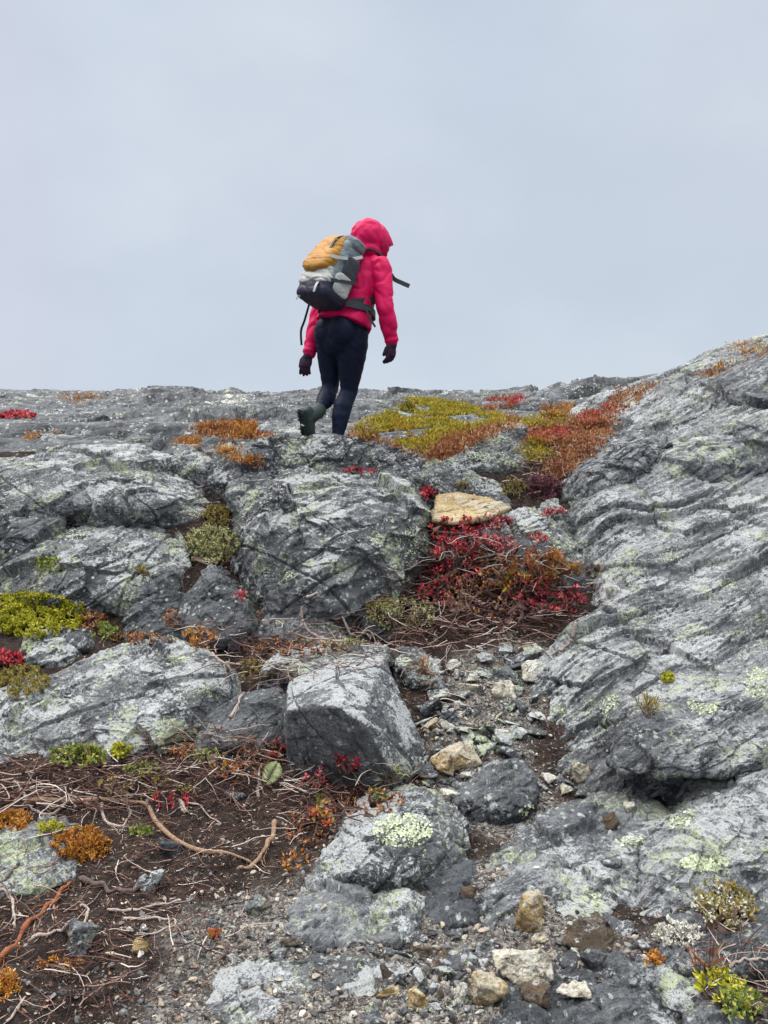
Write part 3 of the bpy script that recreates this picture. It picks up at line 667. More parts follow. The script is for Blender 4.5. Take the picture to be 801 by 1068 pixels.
S(525, 775, 26, 18, 'rock_cream', 'pinkish white stone in the middle of the path')
S(528, 792, 30, 18, 'rock_dark', 'dark stone in the middle of the path beside the slope')
S(520, 728, 46, 22, 'rock_cream', 'pale pinkish flat stone near the top of the path')
S(560, 708, 34, 22, 'rock_cream', 'cream stone at the foot of the slanting rock')
S(470, 758, 30, 20, 'rock', 'grey stone at the left edge of the path')
S(452, 745, 30, 24, 'rock_dark', 'dark grey stone against the sharp block')
S(448, 765, 40, 16, 'rock_tan', 'flat buff stone above the ochre stone')
S(609, 812, 26, 20, 'rock_cream', 'white stone in the corner below the slanting rock')
S(592, 828, 16, 14, 'rock_cream', 'rose tinted small stone in the corner below the slanting rock')
S(634, 864, 30, 20, 'rock_brown', 'brown and white split stone standing under the dark hollow')
S(658, 845, 18, 9, 'rock_cream', 'thin white stone lying in front of the dark hollow')
S(640, 905, 26, 14, 'rock_dark', 'dark chip of rock on the smooth wet slab')
S(638, 620, 18, 14, 'rock_cream', 'bright white stone in the gully beside the slanting rock')
S(626, 598, 16, 14, 'rock_cream', 'cream stone wedged at the head of the gully')
S(636, 640, 20, 12, 'rock_pale', 'flat grey stone in the gully below the white stone')
S(530, 668, 28, 20, 'rock', 'grey stone half buried under the bilberry bank')
S(488, 935, 20, 14, 'rock_brown', 'rusty stone chip at the edge of the smooth wet slab')
S(600, 470, 18, 10, 'rock', 'grey stone lying in the upper gully')
S(440, 1000, 34, 16, 'rock_brown', 'brown stone under the whitish bedrock block')
S(405, 1040, 26, 18, 'rock_tan', 'yellowish stone at the right end of the pale flat slab')
S(436, 1050, 28, 22, 'rock_tan', 'buff stone in the bottom pebbles beside the pale flat slab')
S(480, 1045, 22, 26, 'rock_cream', 'narrow upright pale stone left of the rough tan stone')
S(468, 1025, 30, 20, 'rock', 'mauve grey stone in the bottom pebbles')
S(508, 1005, 28, 24, 'rock_pale', 'whitish grey stone behind the cream block')
S(336, 712, 18, 10, 'rock_pale', 'small pale stone on the flat rock behind the block') if False else None
S(245, 835, 24, 14, 'rock', 'grey stone in the soil under the fern leaf')
S(470, 838, 24, 16, 'rock_cream', 'cream stone above the dark lichen rock')
S(452, 850, 22, 12, 'rock_pale', 'pale stone resting at the top of the dark lichen rock')
S(392, 1068, 30, 22, 'rock', 'grey angular stone cut by the bottom edge below the pale flat slab')
S(620, 1010, 34, 26, 'rock_pale', 'grey stone in the wet hollow under the brown rock')
S(597, 1030, 20, 14, 'rock_pale', 'small pale grey stone right of the cream block')

# stones of the path: eight shapes, scattered copies
def stone_mesh(k, sub=4):
    rng = rs(('sm', k)); pts = stone_pts(rng, 1, .75, .5, 8)
    v, n, F = poly_rock(pts, sub, 120, ('sm', k), 3, .82, 6)
    d = .05*chips(v*2.2, k)+.02*fbm(v*4, 3, .6, k)
    me_o = link_mesh('stone', v+n*d[:, None], F, None, smooth=True)
    me = me_o.data; bpy.data.objects.remove(me_o); return me
SHAPES = {}
for m in ('rock', 'rock_cream', 'rock_dark', 'rock_pale', 'rock_brown'):
    SHAPES[m] = []
    for k in range(4):
        me = stone_mesh(k+10*len(SHAPES)); me.materials.append(M[m]); SHAPES[m].append(me)
LOOSE = {'rock': 'small grey angular stone loose among the path gravel', 'rock_cream': 'small cream coloured stone loose among the path gravel',
         'rock_dark': 'small dark grey stone loose among the path gravel', 'rock_pale': 'small pale grey stone loose among the path gravel', 'rock_brown': 'small brown stone loose among the path gravel'}
AREAS = [((505, 735), 75, 60, 110), ((490, 795), 70, 34, 60), ((470, 1035), 80, 32, 75), ((600, 1035), 60, 30, 30), ((300, 980), 100, 45, 46), ((590, 818), 66, 26, 46), ((430, 820), 60, 18, 20), ((640, 610), 14, 40, 16), ((200, 940), 90, 60, 26), ((560, 690), 34, 30, 30), ((450, 990), 60, 15, 20), ((290, 1000), 60, 12, 14), ((150, 1030), 120, 30, 14), ((545, 660), 40, 24, 18), ((440, 705), 20, 20, 12)]
rng = rs('loose'); n_loose = 0
for (cx, cy), ax, ay, n in AREAS:
    for k in range(n):
        if n_loose >= 240: break
        r, a = math.sqrt(rng.random()), rng.random()*6.283
        x, y = cx+ax*r*math.cos(a), cy+ay*r*math.sin(a)
        m = ['rock', 'rock_cream', 'rock_dark', 'rock_pale', 'rock_brown'][rng.choice(5, p=[.3, .17, .2, .25, .08])]
        w = rng.uniform(8, 22)*(1 if y < 900 else 1.15)*(1 if rng.random() < .35 else .72)
        g = hit(x, y)
        if g is None or not (g[2].name.startswith('ground') or rng.random() < .12): continue
        stone(x, y, w, w*.6, m, LOOSE[m], 'stone', group='loose stones on the path', key=('ls', cx, k), mesh=SHAPES[m][int(rng.integers(4))], cat='stone'); n_loose += 1

# broken flat pieces of slab on the path
def shard_mesh(k):
    rng = rs(('sh', k)); pts = stone_pts(rng, 1, .75, .30, 10)
    v, n, F = poly_rock(pts, 5, 80, ('sh', k), 3, .85, 4)
    d = .05*chips(v*2.0, k, 1.5)+.022*chips(v*6, k+3, 1.5)+.012*fbm(v*9, 3, .6, k)
    o_ = link_mesh('stone_shard', v+n*d[:, None], F, None); me = o_.data; bpy.data.objects.remove(o_); return me
SHARDS = {}
for m in ('rock', 'rock_pale', 'rock_dark', 'rock_cream', 'rock_brown'):
    SHARDS[m] = []
    for k in range(3):
        me = shard_mesh(k+7*len(SHARDS)); me.materials.append(M[m]); SHARDS[m].append(me)
SH_L = {'rock': 'broken grey slab piece lying flat in the rubble of the path', 'rock_pale': 'broken pale grey slab piece lying flat in the rubble of the path', 'rock_dark': 'broken dark slab piece lying flat in the rubble of the path',
        'rock_cream': 'broken cream slab piece lying flat in the rubble of the path', 'rock_brown': 'broken rusty brown slab piece lying flat in the rubble of the path'}
rng = rs('shards')
for (cx, cy), ax, ay, n in [((505, 735), 70, 56, 58), ((480, 800), 64, 30, 26), ((450, 1015), 95, 44, 40), ((620, 1010), 80, 44, 30), ((590, 820), 60, 24, 14), ((350, 985), 80, 20, 8), ((550, 690), 30, 20, 8), ((430, 820), 50, 16, 6), ((640, 620), 14, 34, 5)]:
    for k in range(n):
        r, a = math.sqrt(rng.random()), rng.random()*6.283; g = hit(cx+ax*r*math.cos(a), cy+ay*r*math.sin(a))
        m = ['rock', 'rock_pale', 'rock_dark', 'rock_cream', 'rock_brown'][rng.choice(5, p=[.30, .27, .20, .16, .07])]
        if g is None or not g[2].name.startswith(('ground', 'stone')): continue
        o = bpy.data.objects.new('stone_shard', SHARDS[m][int(rng.integers(3))]); COL.objects.link(o)
        w = rng.uniform(18, 46)*(1 if rng.random() < .4 else .75)*g[0][1]/FPX/2
        o.location = g[0]+np.array([0, 0, w*.10]); o.scale = (w, w*rng.uniform(.7, 1.1), w*rng.uniform(.8, 1.4)); o.rotation_euler = (rng.normal(.25, .25), rng.normal(0, .28), rng.uniform(0, 6.28))
        tag(o, SH_L[m], 'stone', 'broken slab pieces on the path')

# gravel and grit: far too many to count
M['grit'] = isl_mat('gravel', [(0, (.045, .043, .045)), (.35, (.12, .115, .115)), (.6, (.20, .19, .18)), (.82, (.31, .28, .24)), (.94, (.38, .31, .22)), (1, (.52, .49, .44))], .75, .3, nscale=160, bump=.004, namt=.6)
def scatter_mesh(name, bases, pos, rot_seed, scl, squash, mat, label):
    rng = rs(rot_seed); n = len(pos); Vs, Fs = [], []; off = 0
    pick = rng.integers(len(bases), size=n)
    q = rng.normal(size=(n, 4)); q /= np.linalg.norm(q, axis=1)[:, None]
    w, x, y, z = q.T
    R = np.stack([1-2*(y*y+z*z), 2*(x*y-z*w), 2*(x*z+y*w), 2*(x*y+z*w), 1-2*(x*x+z*z), 2*(y*z-x*w), 2*(x*z-y*w), 2*(y*z+x*w), 1-2*(x*x+y*y)], 1).reshape(-1, 3, 3)
    for b, (bv, bf) in enumerate(bases):
        m = pick == b
        if not m.any(): continue
        vv = np.einsum('nij,kj->nki', R[m], bv)*scl[m][:, None, None]
        vv[:, :, 2] *= squash
        vv += pos[m][:, None, :]
        Vs.append(vv.reshape(-1, 3)); Fs.append((bf[None]+(np.arange(m.sum())*len(bv))[:, None, None]+off).reshape(-1, bf.shape[1])); off += m.sum()*len(bv)
    o = link_mesh(name, np.vstack(Vs), np.vstack(Fs), mat, smooth=False); return tag(o, label, kind='stuff')
bases = []
for k in range(10):
    r2 = rs(('gb', k)); v, n, F = poly_rock(stone_pts(r2, 1, .75, .55, 7), 2, 300, ('gb', k), 4, .72, 2); bases.append((v, F))
rng = rs('gravel'); pos, scl = [], []
N0 = 130000
xs = rng.uniform(-1.6, 2.4, N0); ys = 1.3+3.9*rng.random(N0)**1.25
gw = gravel_w(xs, ys); keep = rng.random(N0) < (gw*.9+.05)
for x, y, w in zip(xs[keep], ys[keep], gw[keep]):
    g = drop(x, y)
    if g is None: continue
    nm = g[2].name
    if not nm.startswith('ground') and not (nm.startswith('rock_slab') and rng.random() < .05): continue
    if not nm.startswith('ground') and w < .3: continue
    s = .0028*math.exp(rng.exponential(.45+.30*min(1, w*1.6))); s = min(s, .018)
    pos.append(g[0]+np.array([0, 0, s*.25])); scl.append(s)
scatter_mesh('gravel', bases, np.array(pos), 'gr', np.array(scl), .8, M['grit'], 'mixed grey and buff gravel trodden into the path')
# ------------------------------------------------------------------ roots, twigs and plants
def tubes(paths, radii, sides=5):
    """many tapered tubes in one mesh; paths: list of (k,3) arrays"""
    Vs, Fs, off = [], [], 0
    for P_, r in zip(paths, radii):
        P_ = np.asarray(P_, float); k = len(P_); r = np.broadcast_to(r, k) if np.ndim(r) == 0 else np.asarray(r)
        T = np.gradient(P_, axis=0); T /= np.linalg.norm(T, axis=1)[:, None]+1e-9
        up = np.array([.31, .17, .93]); A = np.cross(T, up); A /= np.linalg.norm(A, axis=1)[:, None]+1e-9; Bn = np.cross(T, A)
        th = np.arange(sides)*2*math.pi/sides
        ring = P_[:, None]+(np.cos(th)[None, :, None]*A[:, None]+np.sin(th)[None, :, None]*Bn[:, None])*r[:, None, None]
        Vs.append(ring.reshape(-1, 3))
        i = np.arange(k*sides).reshape(k, sides); j = np.roll(i, -1, 1)
        Fs.append(np.stack([i[:-1].ravel(), j[:-1].ravel(), j[1:].ravel(), i[1:].ravel()], 1)+off); off += k*sides
    return np.vstack(Vs), np.vstack(Fs)
def spline(pts, n):
    pts = np.asarray(pts, float); t = np.linspace(0, len(pts)-1, n); out = []
    for u in t:
        i = min(int(u), len(pts)-2); f = u-i
        p0, p1, p2, p3 = pts[max(i-1, 0)], pts[i], pts[i+1], pts[min(i+2, len(pts)-1)]
        out.append(.5*((2*p1)+(-p0+p2)*f+(2*p0-5*p1+4*p2-p3)*f*f+(-p0+3*p1-3*p2+p3)*f**3))
    return np.array(out)

M['root'] = plain_mat('pale_root', (.27, .175, .115), .85, .15, 110, .85, .008)
M['root_grey'] = plain_mat('grey_root', (.12, .085, .075), .85, .15, 110, .85, .008)
M['root_orange'] = plain_mat('orange_root', (.24, .085, .038), .8, .2, 110, .8, .006)
M['root_white'] = plain_mat('bleached_root', (.36, .29, .25), .8, .2, 120, .8, .005)
M['twig'] = isl_mat('dead_twigs', [(0, (.03, .015, .014)), (.45, (.10, .045, .036)), (.72, (.20, .11, .085)), (.85, (.40, .31, .26)), (1, (.56, .50, .45))], .8, .2)
refresh()
def root(px, rpx_, mat, label, lift=.6, name='root', n=46, taper=(1, .55), key=None):
    rpx = rpx_*.76; p2 = spline(px, n); out = []
    hs = [hit(*q) for q in p2]
    ys = [h[0][1] for h in hs if h is not None]; ym = np.median(ys)
    z = []
    for q, h in zip(p2, hs):
        Y = h[0][1] if h is not None else ym
        z.append(Y)
    z = np.array(z); z = np.convolve(np.pad(z, 5, 'edge'), np.ones(11)/11, 'valid')
    for q, Y in zip(p2, z):
        d = pix(*q, Y); g = drop(d[0], d[1], d[2]+.12)
        r = rpx*Y/FPX
        if g is not None and abs(g[0][2]-d[2]) < .12: d[2] = g[0][2]+r*lift
        out.append(d)
    out = np.array(out); k = np.ones(5)/5
    out[:, 2] = np.convolve(np.pad(out[:, 2], 2, 'edge'), k, 'valid')
    r = np.linspace(rpx*taper[0], rpx*taper[1], n)*ym/FPX
    rng = rs(label); r = r*(1+.18*np.interp(np.arange(n), np.arange(0, n, 3), rng.normal(size=len(range(0, n, 3)))))
    r[-1] *= .25; r[0] *= .4
    out = out+np.stack([np.interp(np.arange(n), np.arange(0, n, 4), rng.normal(0, .7, len(range(0, n, 4)))) for _ in range(3)], 1)*(rpx*.55*ym/FPX)
    if rpx > 1.9:
        out[-3:, 2] -= np.array([.1, .5, 1.0])*r.max()*2.5; out[:2, 2] -= np.array([1.0, .4])*r.max()*2
    br, rr_ = [out], [r]
    for b_ in range(int(2+rpx*1.3)):
        k0 = int(rng.integers(4, n-4)); p = out[k0].copy(); tg = out[k0+2]-out[k0-2]; tg = tg/np.linalg.norm(tg)
        d = tg*rng.choice([-1, 1])*.6+np.array([rng.normal(0, .7), rng.normal(0, .5), .1]); P_ = [p]
        for q_ in range(8):
            d = d+rng.normal(0, .28, 3)*np.array([1, 1, .5]); d /= np.linalg.norm(d); p = p+d*rng.uniform(.008, .020); g = drop(p[0], p[1], p[2]+.08)
            if g is not None and abs(g[0][2]-p[2]) < .05: p[2] = max(p[2]*.4+.6*(g[0][2]+.003), g[0][2]-.004)
            P_.append(p.copy())
        br.append(np.array(P_)); rr_.append(np.linspace(max(.28*r[k0], .0014), .0006, 9))
    v, F = tubes(br, rr_, 8); c = v.mean(0)
    o = link_mesh(name, v-c, F, M[mat]); o.location = c
    return tag(o, label, 'root')
root([(22, 838), (60, 838), (100, 837), (132, 836), (152, 838), (162, 856), (176, 872), (205, 888), (240, 898), (268, 899)], 4.2, 'root', 'long tan root running across the soil and bending down to the right')
root([(0, 1008), (10, 992), (26, 970), (48, 948), (66, 930), (74, 920)], 4.6, 'root_orange', 'orange root rising from the lower left corner to the lichened rock')
root([(84, 921), (104, 924), (128, 932), (148, 926)], 4.5, 'root_grey', 'thick dark grey root behind the pale flat stone')
root([(288, 858), (282, 880), (268, 900), (250, 908)], 4.0, 'root', 'short forked brown root standing beside the dark lichen rock')
root([(30, 982), (60, 972), (84, 962), (92, 950), (84, 944)], 3.2, 'root_white', 'bleached white root lying over the blue grey stone')
root([(18, 812), (34, 845), (52, 850), (70, 838), (82, 818)], 2.4, 'root_white', 'looped white root hanging in front of the long tan root')
root([(106, 838), (108, 850), (116, 862), (130, 862), (135, 850), (134, 836)], 2.4, 'root_white', 'small hooked white root under the long tan root')
root([(112, 950), (140, 950), (166, 945), (186, 940)], 2.4, 'root_white', 'straight pale twig lying below the pale flat stone')
root([(128, 958), (160, 960), (184, 960), (170, 972), (140, 978)], 2.0, 'root_white', 'bent pale twig on the dark soil above the golden stone')
root([(212, 668), (222, 684), (236, 695), (248, 706), (262, 712)], 2.6, 'root_white', 'pale curved root climbing over the end of the long low slab')
root([(240, 752), (248, 735), (252, 722), (246, 706)], 2.2, 'root_white', 'pale root in the gap between slab and block')
root([(320, 634), (340, 642), (350, 654), (366, 662), (392, 670)], 2.4, 'root_white', 'white twisted root at the foot of the central boulder')
root([(314, 644), (320, 656), (334, 668), (352, 676)], 2.2, 'root_white', 'second white root curling below the central boulder') 
root([(188, 832), (194, 850), (188, 838), (210, 842), (230, 862)], 2.0, 'root_white', 'forked white twig on the soil right of the root bend')
root([(268, 832), (270, 812), (274, 796)], 2.6, 'root_white', 'upright pale root under the fern leaf')
root([(602, 664), (590, 676), (575, 684)], 2.2, 'root_white', 'thin pale root along the foot of the slanting rock')
root([(760, 1010), (774, 1002), (790, 1002), (812, 998)], 2.4, 'root_white', 'white branching twig at the lower right edge')
root([(20, 900), (8, 915), (-8, 925)], 2.2, 'root_grey', 'grey stick leaning on the lichened rock at the left edge')
root([(0, 928), (12, 938), (16, 955), (14, 968)], 2.6, 'root_white', 'curved pale stick below the lichened rock at the left edge')
root([(8, 1068), (20, 1050), (26, 1040)], 2.4, 'root_white', 'pale stick end in the lower left corner')

def tangle(poly, n, length, rmm, seed, lift=.02, bias=(1.0, .15), mat='twig'):
    """paths of thin twigs lying over whatever is there"""
    rng = rs(seed); poly = np.array(poly, float); lo, hi = poly.min(0), poly.max(0); paths, rad = [], []
    def inside(q):
        x, y = q; c = False; j = len(poly)-1
        for i in range(len(poly)):
            if (poly[i, 1] > y) != (poly[j, 1] > y) and x < (poly[j, 0]-poly[i, 0])*(y-poly[i, 1])/(poly[j, 1]-poly[i, 1])+poly[i, 0]: c = not c
            j = i
        return c
    tries = 0
    while len(paths) < n and tries < n*6:
        tries += 1
        q = rng.uniform(lo, hi)
        if not inside(q): continue
        g = hit(*q)
        if g is None: continue
        p = g[0]+np.array([0, 0, rng.uniform(0, lift)]); a = rng.normal(0, .9)+(0 if rng.random() < .5 else math.pi)
        d = np.array([math.cos(a)*bias[0], math.sin(a)*.55, rng.normal(0, bias[1])]); d /= np.linalg.norm(d)
        L_ = length*rng.uniform(.35, 1.2); k = 9; P_ = [p]; curl = rng.normal(0, .28, 3)
        for s in range(k-1):
            d = d+curl*.5+rng.normal(0, .16, 3); d[2] *= .8; d /= np.linalg.norm(d); P_.append(P_[-1]+d*L_/k)
        P_ = np.array(P_)
        P_[:, 2] = np.maximum(P_[:, 2], g[0][2]+(P_[:, 1]-g[0][1])*.35-.01)
        paths.append(P_); r0 = rmm*.001*rng.uniform(.5, 1.3); rad.append(np.linspace(r0, r0*.35, k))
    return paths, rad
TP, TR = [], []
for a in [([(195, 500), (240, 500), (240, 600), (190, 600)], 90, .16, 2.2, 't11', .04), ([(0, 795), (60, 800), (150, 800), (170, 830), (120, 850), (0, 850)], 230, .26, 2.6, 't1', .05), ([(150, 770), (230, 760), (290, 780), (300, 830), (200, 840), (140, 810)], 330, .22, 2.2, 't2', .05),
          ([(210, 650), (300, 650), (400, 660), (440, 680), (300, 715), (240, 720), (200, 680)], 280, .24, 2.4, 't3', .05), ([(380, 640), (445, 570), (540, 570), (615, 610), (605, 660), (540, 680), (440, 690)], 760, .28, 2.6, 't4', .10),
          ([(0, 840), (120, 840), (240, 860), (290, 900), (250, 1000), (100, 1060), (0, 1060)], 260, .18, 1.9, 't5', .02), ([(545, 440), (600, 440), (600, 470), (580, 515), (520, 515), (540, 480)], 240, .22, 2.8, 't6', .05), ([(560, 470), (640, 448), (600, 500), (580, 520), (550, 515)], 160, .20, 2.6, 't10', .05),
          ([(430, 690), (470, 690), (460, 740), (440, 720)], 26, .2, 2.2, 't7', .03), ([(300, 800), (400, 805), (400, 850), (320, 880), (280, 850)], 190, .18, 2.0, 't8', .05), ([(690, 960), (801, 960), (801, 1060), (740, 1060), (740, 1010)], 70, .16, 1.8, 't9', .03)]:
    p_, r_ = tangle(*a); TP += p_; TR += r_
v, F = tubes(TP, TR, 4)
tag(link_mesh('dead_twigs', v, F, M['twig']), 'tangled dead heather twigs strewn over the dark soil', kind='stuff')

# plant litter on the soil
M['litter'] = isl_mat('plant_litter', [(0, (.020, .013, .012)), (.4, (.06, .035, .03)), (.65, (.14, .075, .05)), (.85, (.28, .17, .11)), (1, (.48, .40, .34))], .85, .2)
def quads(c, ax, sd, ln, wd, fold=.25):
    """leaf blades: base c, axis ax, side sd (unit vectors), length and width per leaf"""
    nrm = np.cross(ax, sd)
    m = c+ax*(ln*.5)[:, None]
    V = np.stack([c, m+sd*(wd*.5)[:, None]+nrm*(wd*fold)[:, None], c+ax*ln[:, None], m-sd*(wd*.5)[:, None]+nrm*(wd*fold)[:, None]], 1).reshape(-1, 3)
    i = np.arange(len(c))*4
    return V, np.concatenate([np.stack([i, i+1, i+2], 1), np.stack([i, i+2, i+3], 1)])
def unit(a): return a/(np.linalg.norm(a, axis=1)[:, None]+1e-9)
rng = rs('litter'); N0 = 80000
xs = rng.uniform(-1.7, 2.0, N0); ys = 1.3+4.2*rng.random(N0)**1.1; gw = gravel_w(xs, ys); keep = rng.random(N0) < (1-.92*gw)*.8
pl = []
for x, y in zip(xs[keep], ys[keep]):
    g = drop(x, y)
    if g is not None and g[2].name.startswith('ground'): pl.append(g[0])
pl = np.array(pl)+np.array([0, 0, .003]); n = len(pl)
ax = unit(np.stack([rng.normal(size=n), rng.normal(size=n), rng.normal(0, .35, n)], 1)); sd = unit(np.cross(ax, np.array([0, 0, 1.])+rng.normal(0, .4, (n, 3))))
big = rng.random(n) < .3
v, F = quads(pl, ax, sd, np.where(big, rng.uniform(.012, .022, n), rng.uniform(.014, .045, n)), np.where(big, rng.uniform(.006, .012, n), rng.uniform(.0018, .0035, n)))
tag(link_mesh('plant_litter', v, F, M['litter'], smooth=False), 'dead leaves and stalk bits on the peaty soil', kind='stuff')

# leaf colours
def leafm(nm, *stops): M[nm] = isl_mat(nm, list(stops), .5, .35, .25)
leafm('leaf_red', (0, (.08, .006, .014)), (.3, (.30, .010, .028)), (.65, (.60, .022, .055)), (.88, (.66, .14, .14)), (1, (.30, .18, .07)))
leafm('leaf_pinkred', (0, (.22, .02, .04)), (.5, (.50, .06, .09)), (.8, (.60, .20, .20)), (1, (.42, .30, .22)))
leafm('leaf_mixed', (0, (.28, .02, .02)), (.3, (.50, .07, .035)), (.5, (.40, .16, .03)), (.7, (.24, .22, .03)), (1, (.13, .17, .03)))
leafm('leaf_orange', (0, (.16, .05, .012)), (.4, (.40, .13, .02)), (.7, (.55, .24, .03)), (1, (.36, .26, .04)))
leafm('leaf_moss', (0, (.10, .11, .008)), (.35, (.30, .30, .012)), (.75, (.48, .46, .025)), (1, (.56, .47, .06)))
leafm('leaf_sage', (0, (.10, .11, .035)), (.4, (.28, .28, .11)), (.75, (.44, .43, .20)), (1, (.54, .50, .26)))
leafm('leaf_green', (0, (.06, .10, .02)), (.4, (.15, .21, .035)), (.75, (.28, .31, .06)), (1, (.42, .34, .06)))
leafm('leaf_olive', (0, (.07, .07, .018)), (.4, (.19, .17, .035)), (.75, (.32, .27, .06)), (1, (.38, .20, .06)))
leafm('leaf_purple', (0, (.035, .010, .02)), (.5, (.10, .018, .045)), (.85, (.19, .04, .09)), (1, (.22, .12, .06)))
leafm('leaf_golden', (0, (.10, .085, .010)), (.35, (.27, .24, .016)), (.7, (.44, .37, .025)), (1, (.44, .25, .04)))
leafm('leaf_lichen', (0, (.30, .34, .20)), (.5, (.52, .57, .38)), (1, (.66, .70, .52)))
leafm('leaf_white', (0, (.38, .38, .32)), (.5, (.62, .60, .54)), (.85, (.76, .75, .70)), (1, (.40, .36, .16)))
leafm('leaf_rust', (0, (.10, .035, .02)), (.4, (.26, .085, .035)), (.7, (.42, .17, .06)), (1, (.42, .28, .12)))
M['stem'] = isl_mat('plant_stems', [(0, (.035, .02, .018)), (.6, (.11, .06, .045)), (1, (.28, .20, .16))], .8, .2)
refresh()
def plant(name, label, px, py, w, h, mat, n=40, tall=.06, leaf=(.012, .007), per=10, cat='plant', dome=True, spread=.6, stems=True, maxdev=.4, up=.35, key=None, group=None):
    """a low plant rooted over the patch of ground, w x h photo pixels, round px, py"""
    rng = rs(key or label); bs = []
    for k in range(n):
        r, a = math.sqrt(rng.random()), rng.random()*6.283
        g = hit(px+w/2*r*math.cos(a), py+h/2*r*math.sin(a))
        if g is not None: bs.append((*g[0], r))
    if len(bs) < 3: return None
    bs = np.array(bs); ym = np.median(bs[:, 1]); bs = bs[np.abs(bs[:, 1]-ym) < maxdev]
    rr = bs[:, 3]; bs = bs[:, :3]; m = len(bs); c = np.array([bs[:, 0].mean(), bs[:, 1].mean(), bs[:, 2].min()])
    n0 = len(bs); T = tall*(np.sqrt(np.maximum(.12, 1-rr*rr)) if dome else 1.0)*rng.uniform(.6, 1.15, m)
    d = unit(np.stack([rng.normal(0, spread, m), rng.normal(0, spread, m)-.12, np.ones(m)], 1)); d2 = unit(d+rng.normal(0, .35, (m, 3)))
    root_ = empty(name, c, label, cat, group)
    tip = bs+d*(T*.6)[:, None]+d2*(T*.4)[:, None]; mid = bs+d*(T*.55)[:, None]
    if stems:
        v, F = tubes([np.stack([a-[0, 0, .01], b, e])-c for a, b, e in zip(bs, mid, tip)], [np.array([.0016, .0013, .0007])*(1 if tall > .04 else .7)]*m, 4)
        F = F.copy()                             # each stem grows out of the foot of its neighbour
        for k in range(1, m):
            q = int(np.argmin(((bs[:k]-bs[k])**2).sum(1))); F[F == k*12] = q*12
        link_mesh('stems', v, F, M['stem'], root_)
    t = rng.uniform(.25 if tall > .03 else .0, 1.0, (m, per))**.8
    L0 = np.where((t < .55)[..., None], bs[:, None]+(mid-bs)[:, None]*(t/.55)[..., None], mid[:, None]+(tip-mid)[:, None]*((t-.55)/.45)[..., None]).reshape(-1, 3)
    q = len(L0); ax = unit(np.repeat(d, per, 0)*up+rng.normal(0, .55, (q, 3))+np.array([0, -.1, .25]))
    sd = unit(np.cross(ax, rng.normal(0, .5, (q, 3))+np.array([0, -.4, 1.])))
    ln = leaf[0]*rng.uniform(.6, 1.3, q); wd = leaf[1]*rng.uniform(.7, 1.2, q)
    v, F = quads(L0-c, ax, sd, ln, wd, .18)
    link_mesh('leaves', v, F, M[mat], root_, smooth=False)
    return root_
PL = plant
# reds
PL('bilberry_plant', 'bright red leaf tuft at the left tip of the tan flat stone', 446, 518, 20, 12, 'leaf_red', 26, .06, (.024, .012), 8)
PL('bilberry_plant', 'red bilberry carpet just under the tan flat stone', 478, 562, 60, 40, 'leaf_red', 110, .09, (.022, .013), 9)
PL('bilberry_plant', 'pink red leaves under the right tip of the tan flat stone', 516, 546, 40, 14, 'leaf_pinkred', 50, .05, (.02, .013), 8)
PL('bilberry_plant', 'dark red bilberry bush against the right side of the central boulder', 472, 592, 56, 50, 'leaf_red', 150, .10, (.022, .013), 8)
PL('bilberry_plant', 'crimson bilberry sprigs low at the right foot of the central boulder', 455, 622, 40, 24, 'leaf_red', 50, .07, (.022, .013), 7)
PL('bilberry_plant', 'brownish red bilberry twigs in the dark hollow below the red carpet', 505, 622, 90, 50, 'leaf_rust', 170, .10, (.018, .010), 5)
PL('crowberry_plant', 'orange green leafy tuft in front of the dark angular rock', 565, 598, 76, 34, 'leaf_mixed', 130, .11, (.034, .008), 10, up=.8)
PL('bilberry_plant', 'red and pink leaves at the foot of the dark angular rock', 560, 624, 92, 34, 'leaf_red', 120, .09, (.024, .015), 8)
PL('bilberry_plant', 'pinkish red leaves beside the white stone of the gully', 598, 630, 26, 22, 'leaf_pinkred', 26, .05, (.024, .014), 7)
PL('bilberry_plant', 'small red tuft on the long sloping grey rock', 563, 562, 18, 10, 'leaf_pinkred', 18, .05, (.024, .014), 7)
PL('bilberry_plant', 'pink red sprigs on top of the small rounded gully rock', 578, 536, 26, 10, 'leaf_pinkred', 24, .04, (.018, .01), 7)
PL('bilberry_plant', 'red tuft against the dark front of the sharp block', 365, 800, 30, 16, 'leaf_red', 24, .06, (.026, .011), 8, up=.9)
PL('bilberry_plant', 'fading red sprigs low at the left of the block front', 335, 815, 34, 18, 'leaf_pinkred', 22, .05, (.020, .009), 7)
PL('bilberry_plant', 'scarlet sprig at the left corner of the sharp block', 293, 784, 14, 14, 'leaf_red', 16, .075, (.018, .009), 10, up=.9)
PL('bilberry_plant', 'red brown sprig at the right end of the long low slab', 188, 788, 22, 16, 'leaf_rust', 22, .06, (.018, .009), 9)
PL('bilberry_plant', 'orange red tuft at the foot of the pointed rock', 208, 668, 34, 18, 'leaf_orange', 30, .06, (.022, .011), 8)
PL('bilberry_plant', 'tiny red sprig on the face of the pointed rock', 252, 622, 12, 10, 'leaf_pinkred', 10, .03, (.022, .013), 6)
PL('bilberry_plant', 'dull red sprig at the right of the yellow green moss cushion', 98, 650, 26, 20, 'leaf_rust', 26, .07, (.022, .012), 8)
PL('bilberry_plant', 'pinkish red plant at the left edge below the moss cushion', 6, 692, 34, 16, 'leaf_red', 34, .06, (.024, .013), 8)
PL('bilberry_plant', 'dark red sprig right of the moss cushion above the slab', 178, 648, 16, 20, 'leaf_rust', 14, .06, (.020, .01), 7)
PL('bilberry_plant', 'faint red sprigs on the rock under the boots of the hiker', 375, 492, 34, 5, 'leaf_red', 26, .03, (.018, .009), 7)
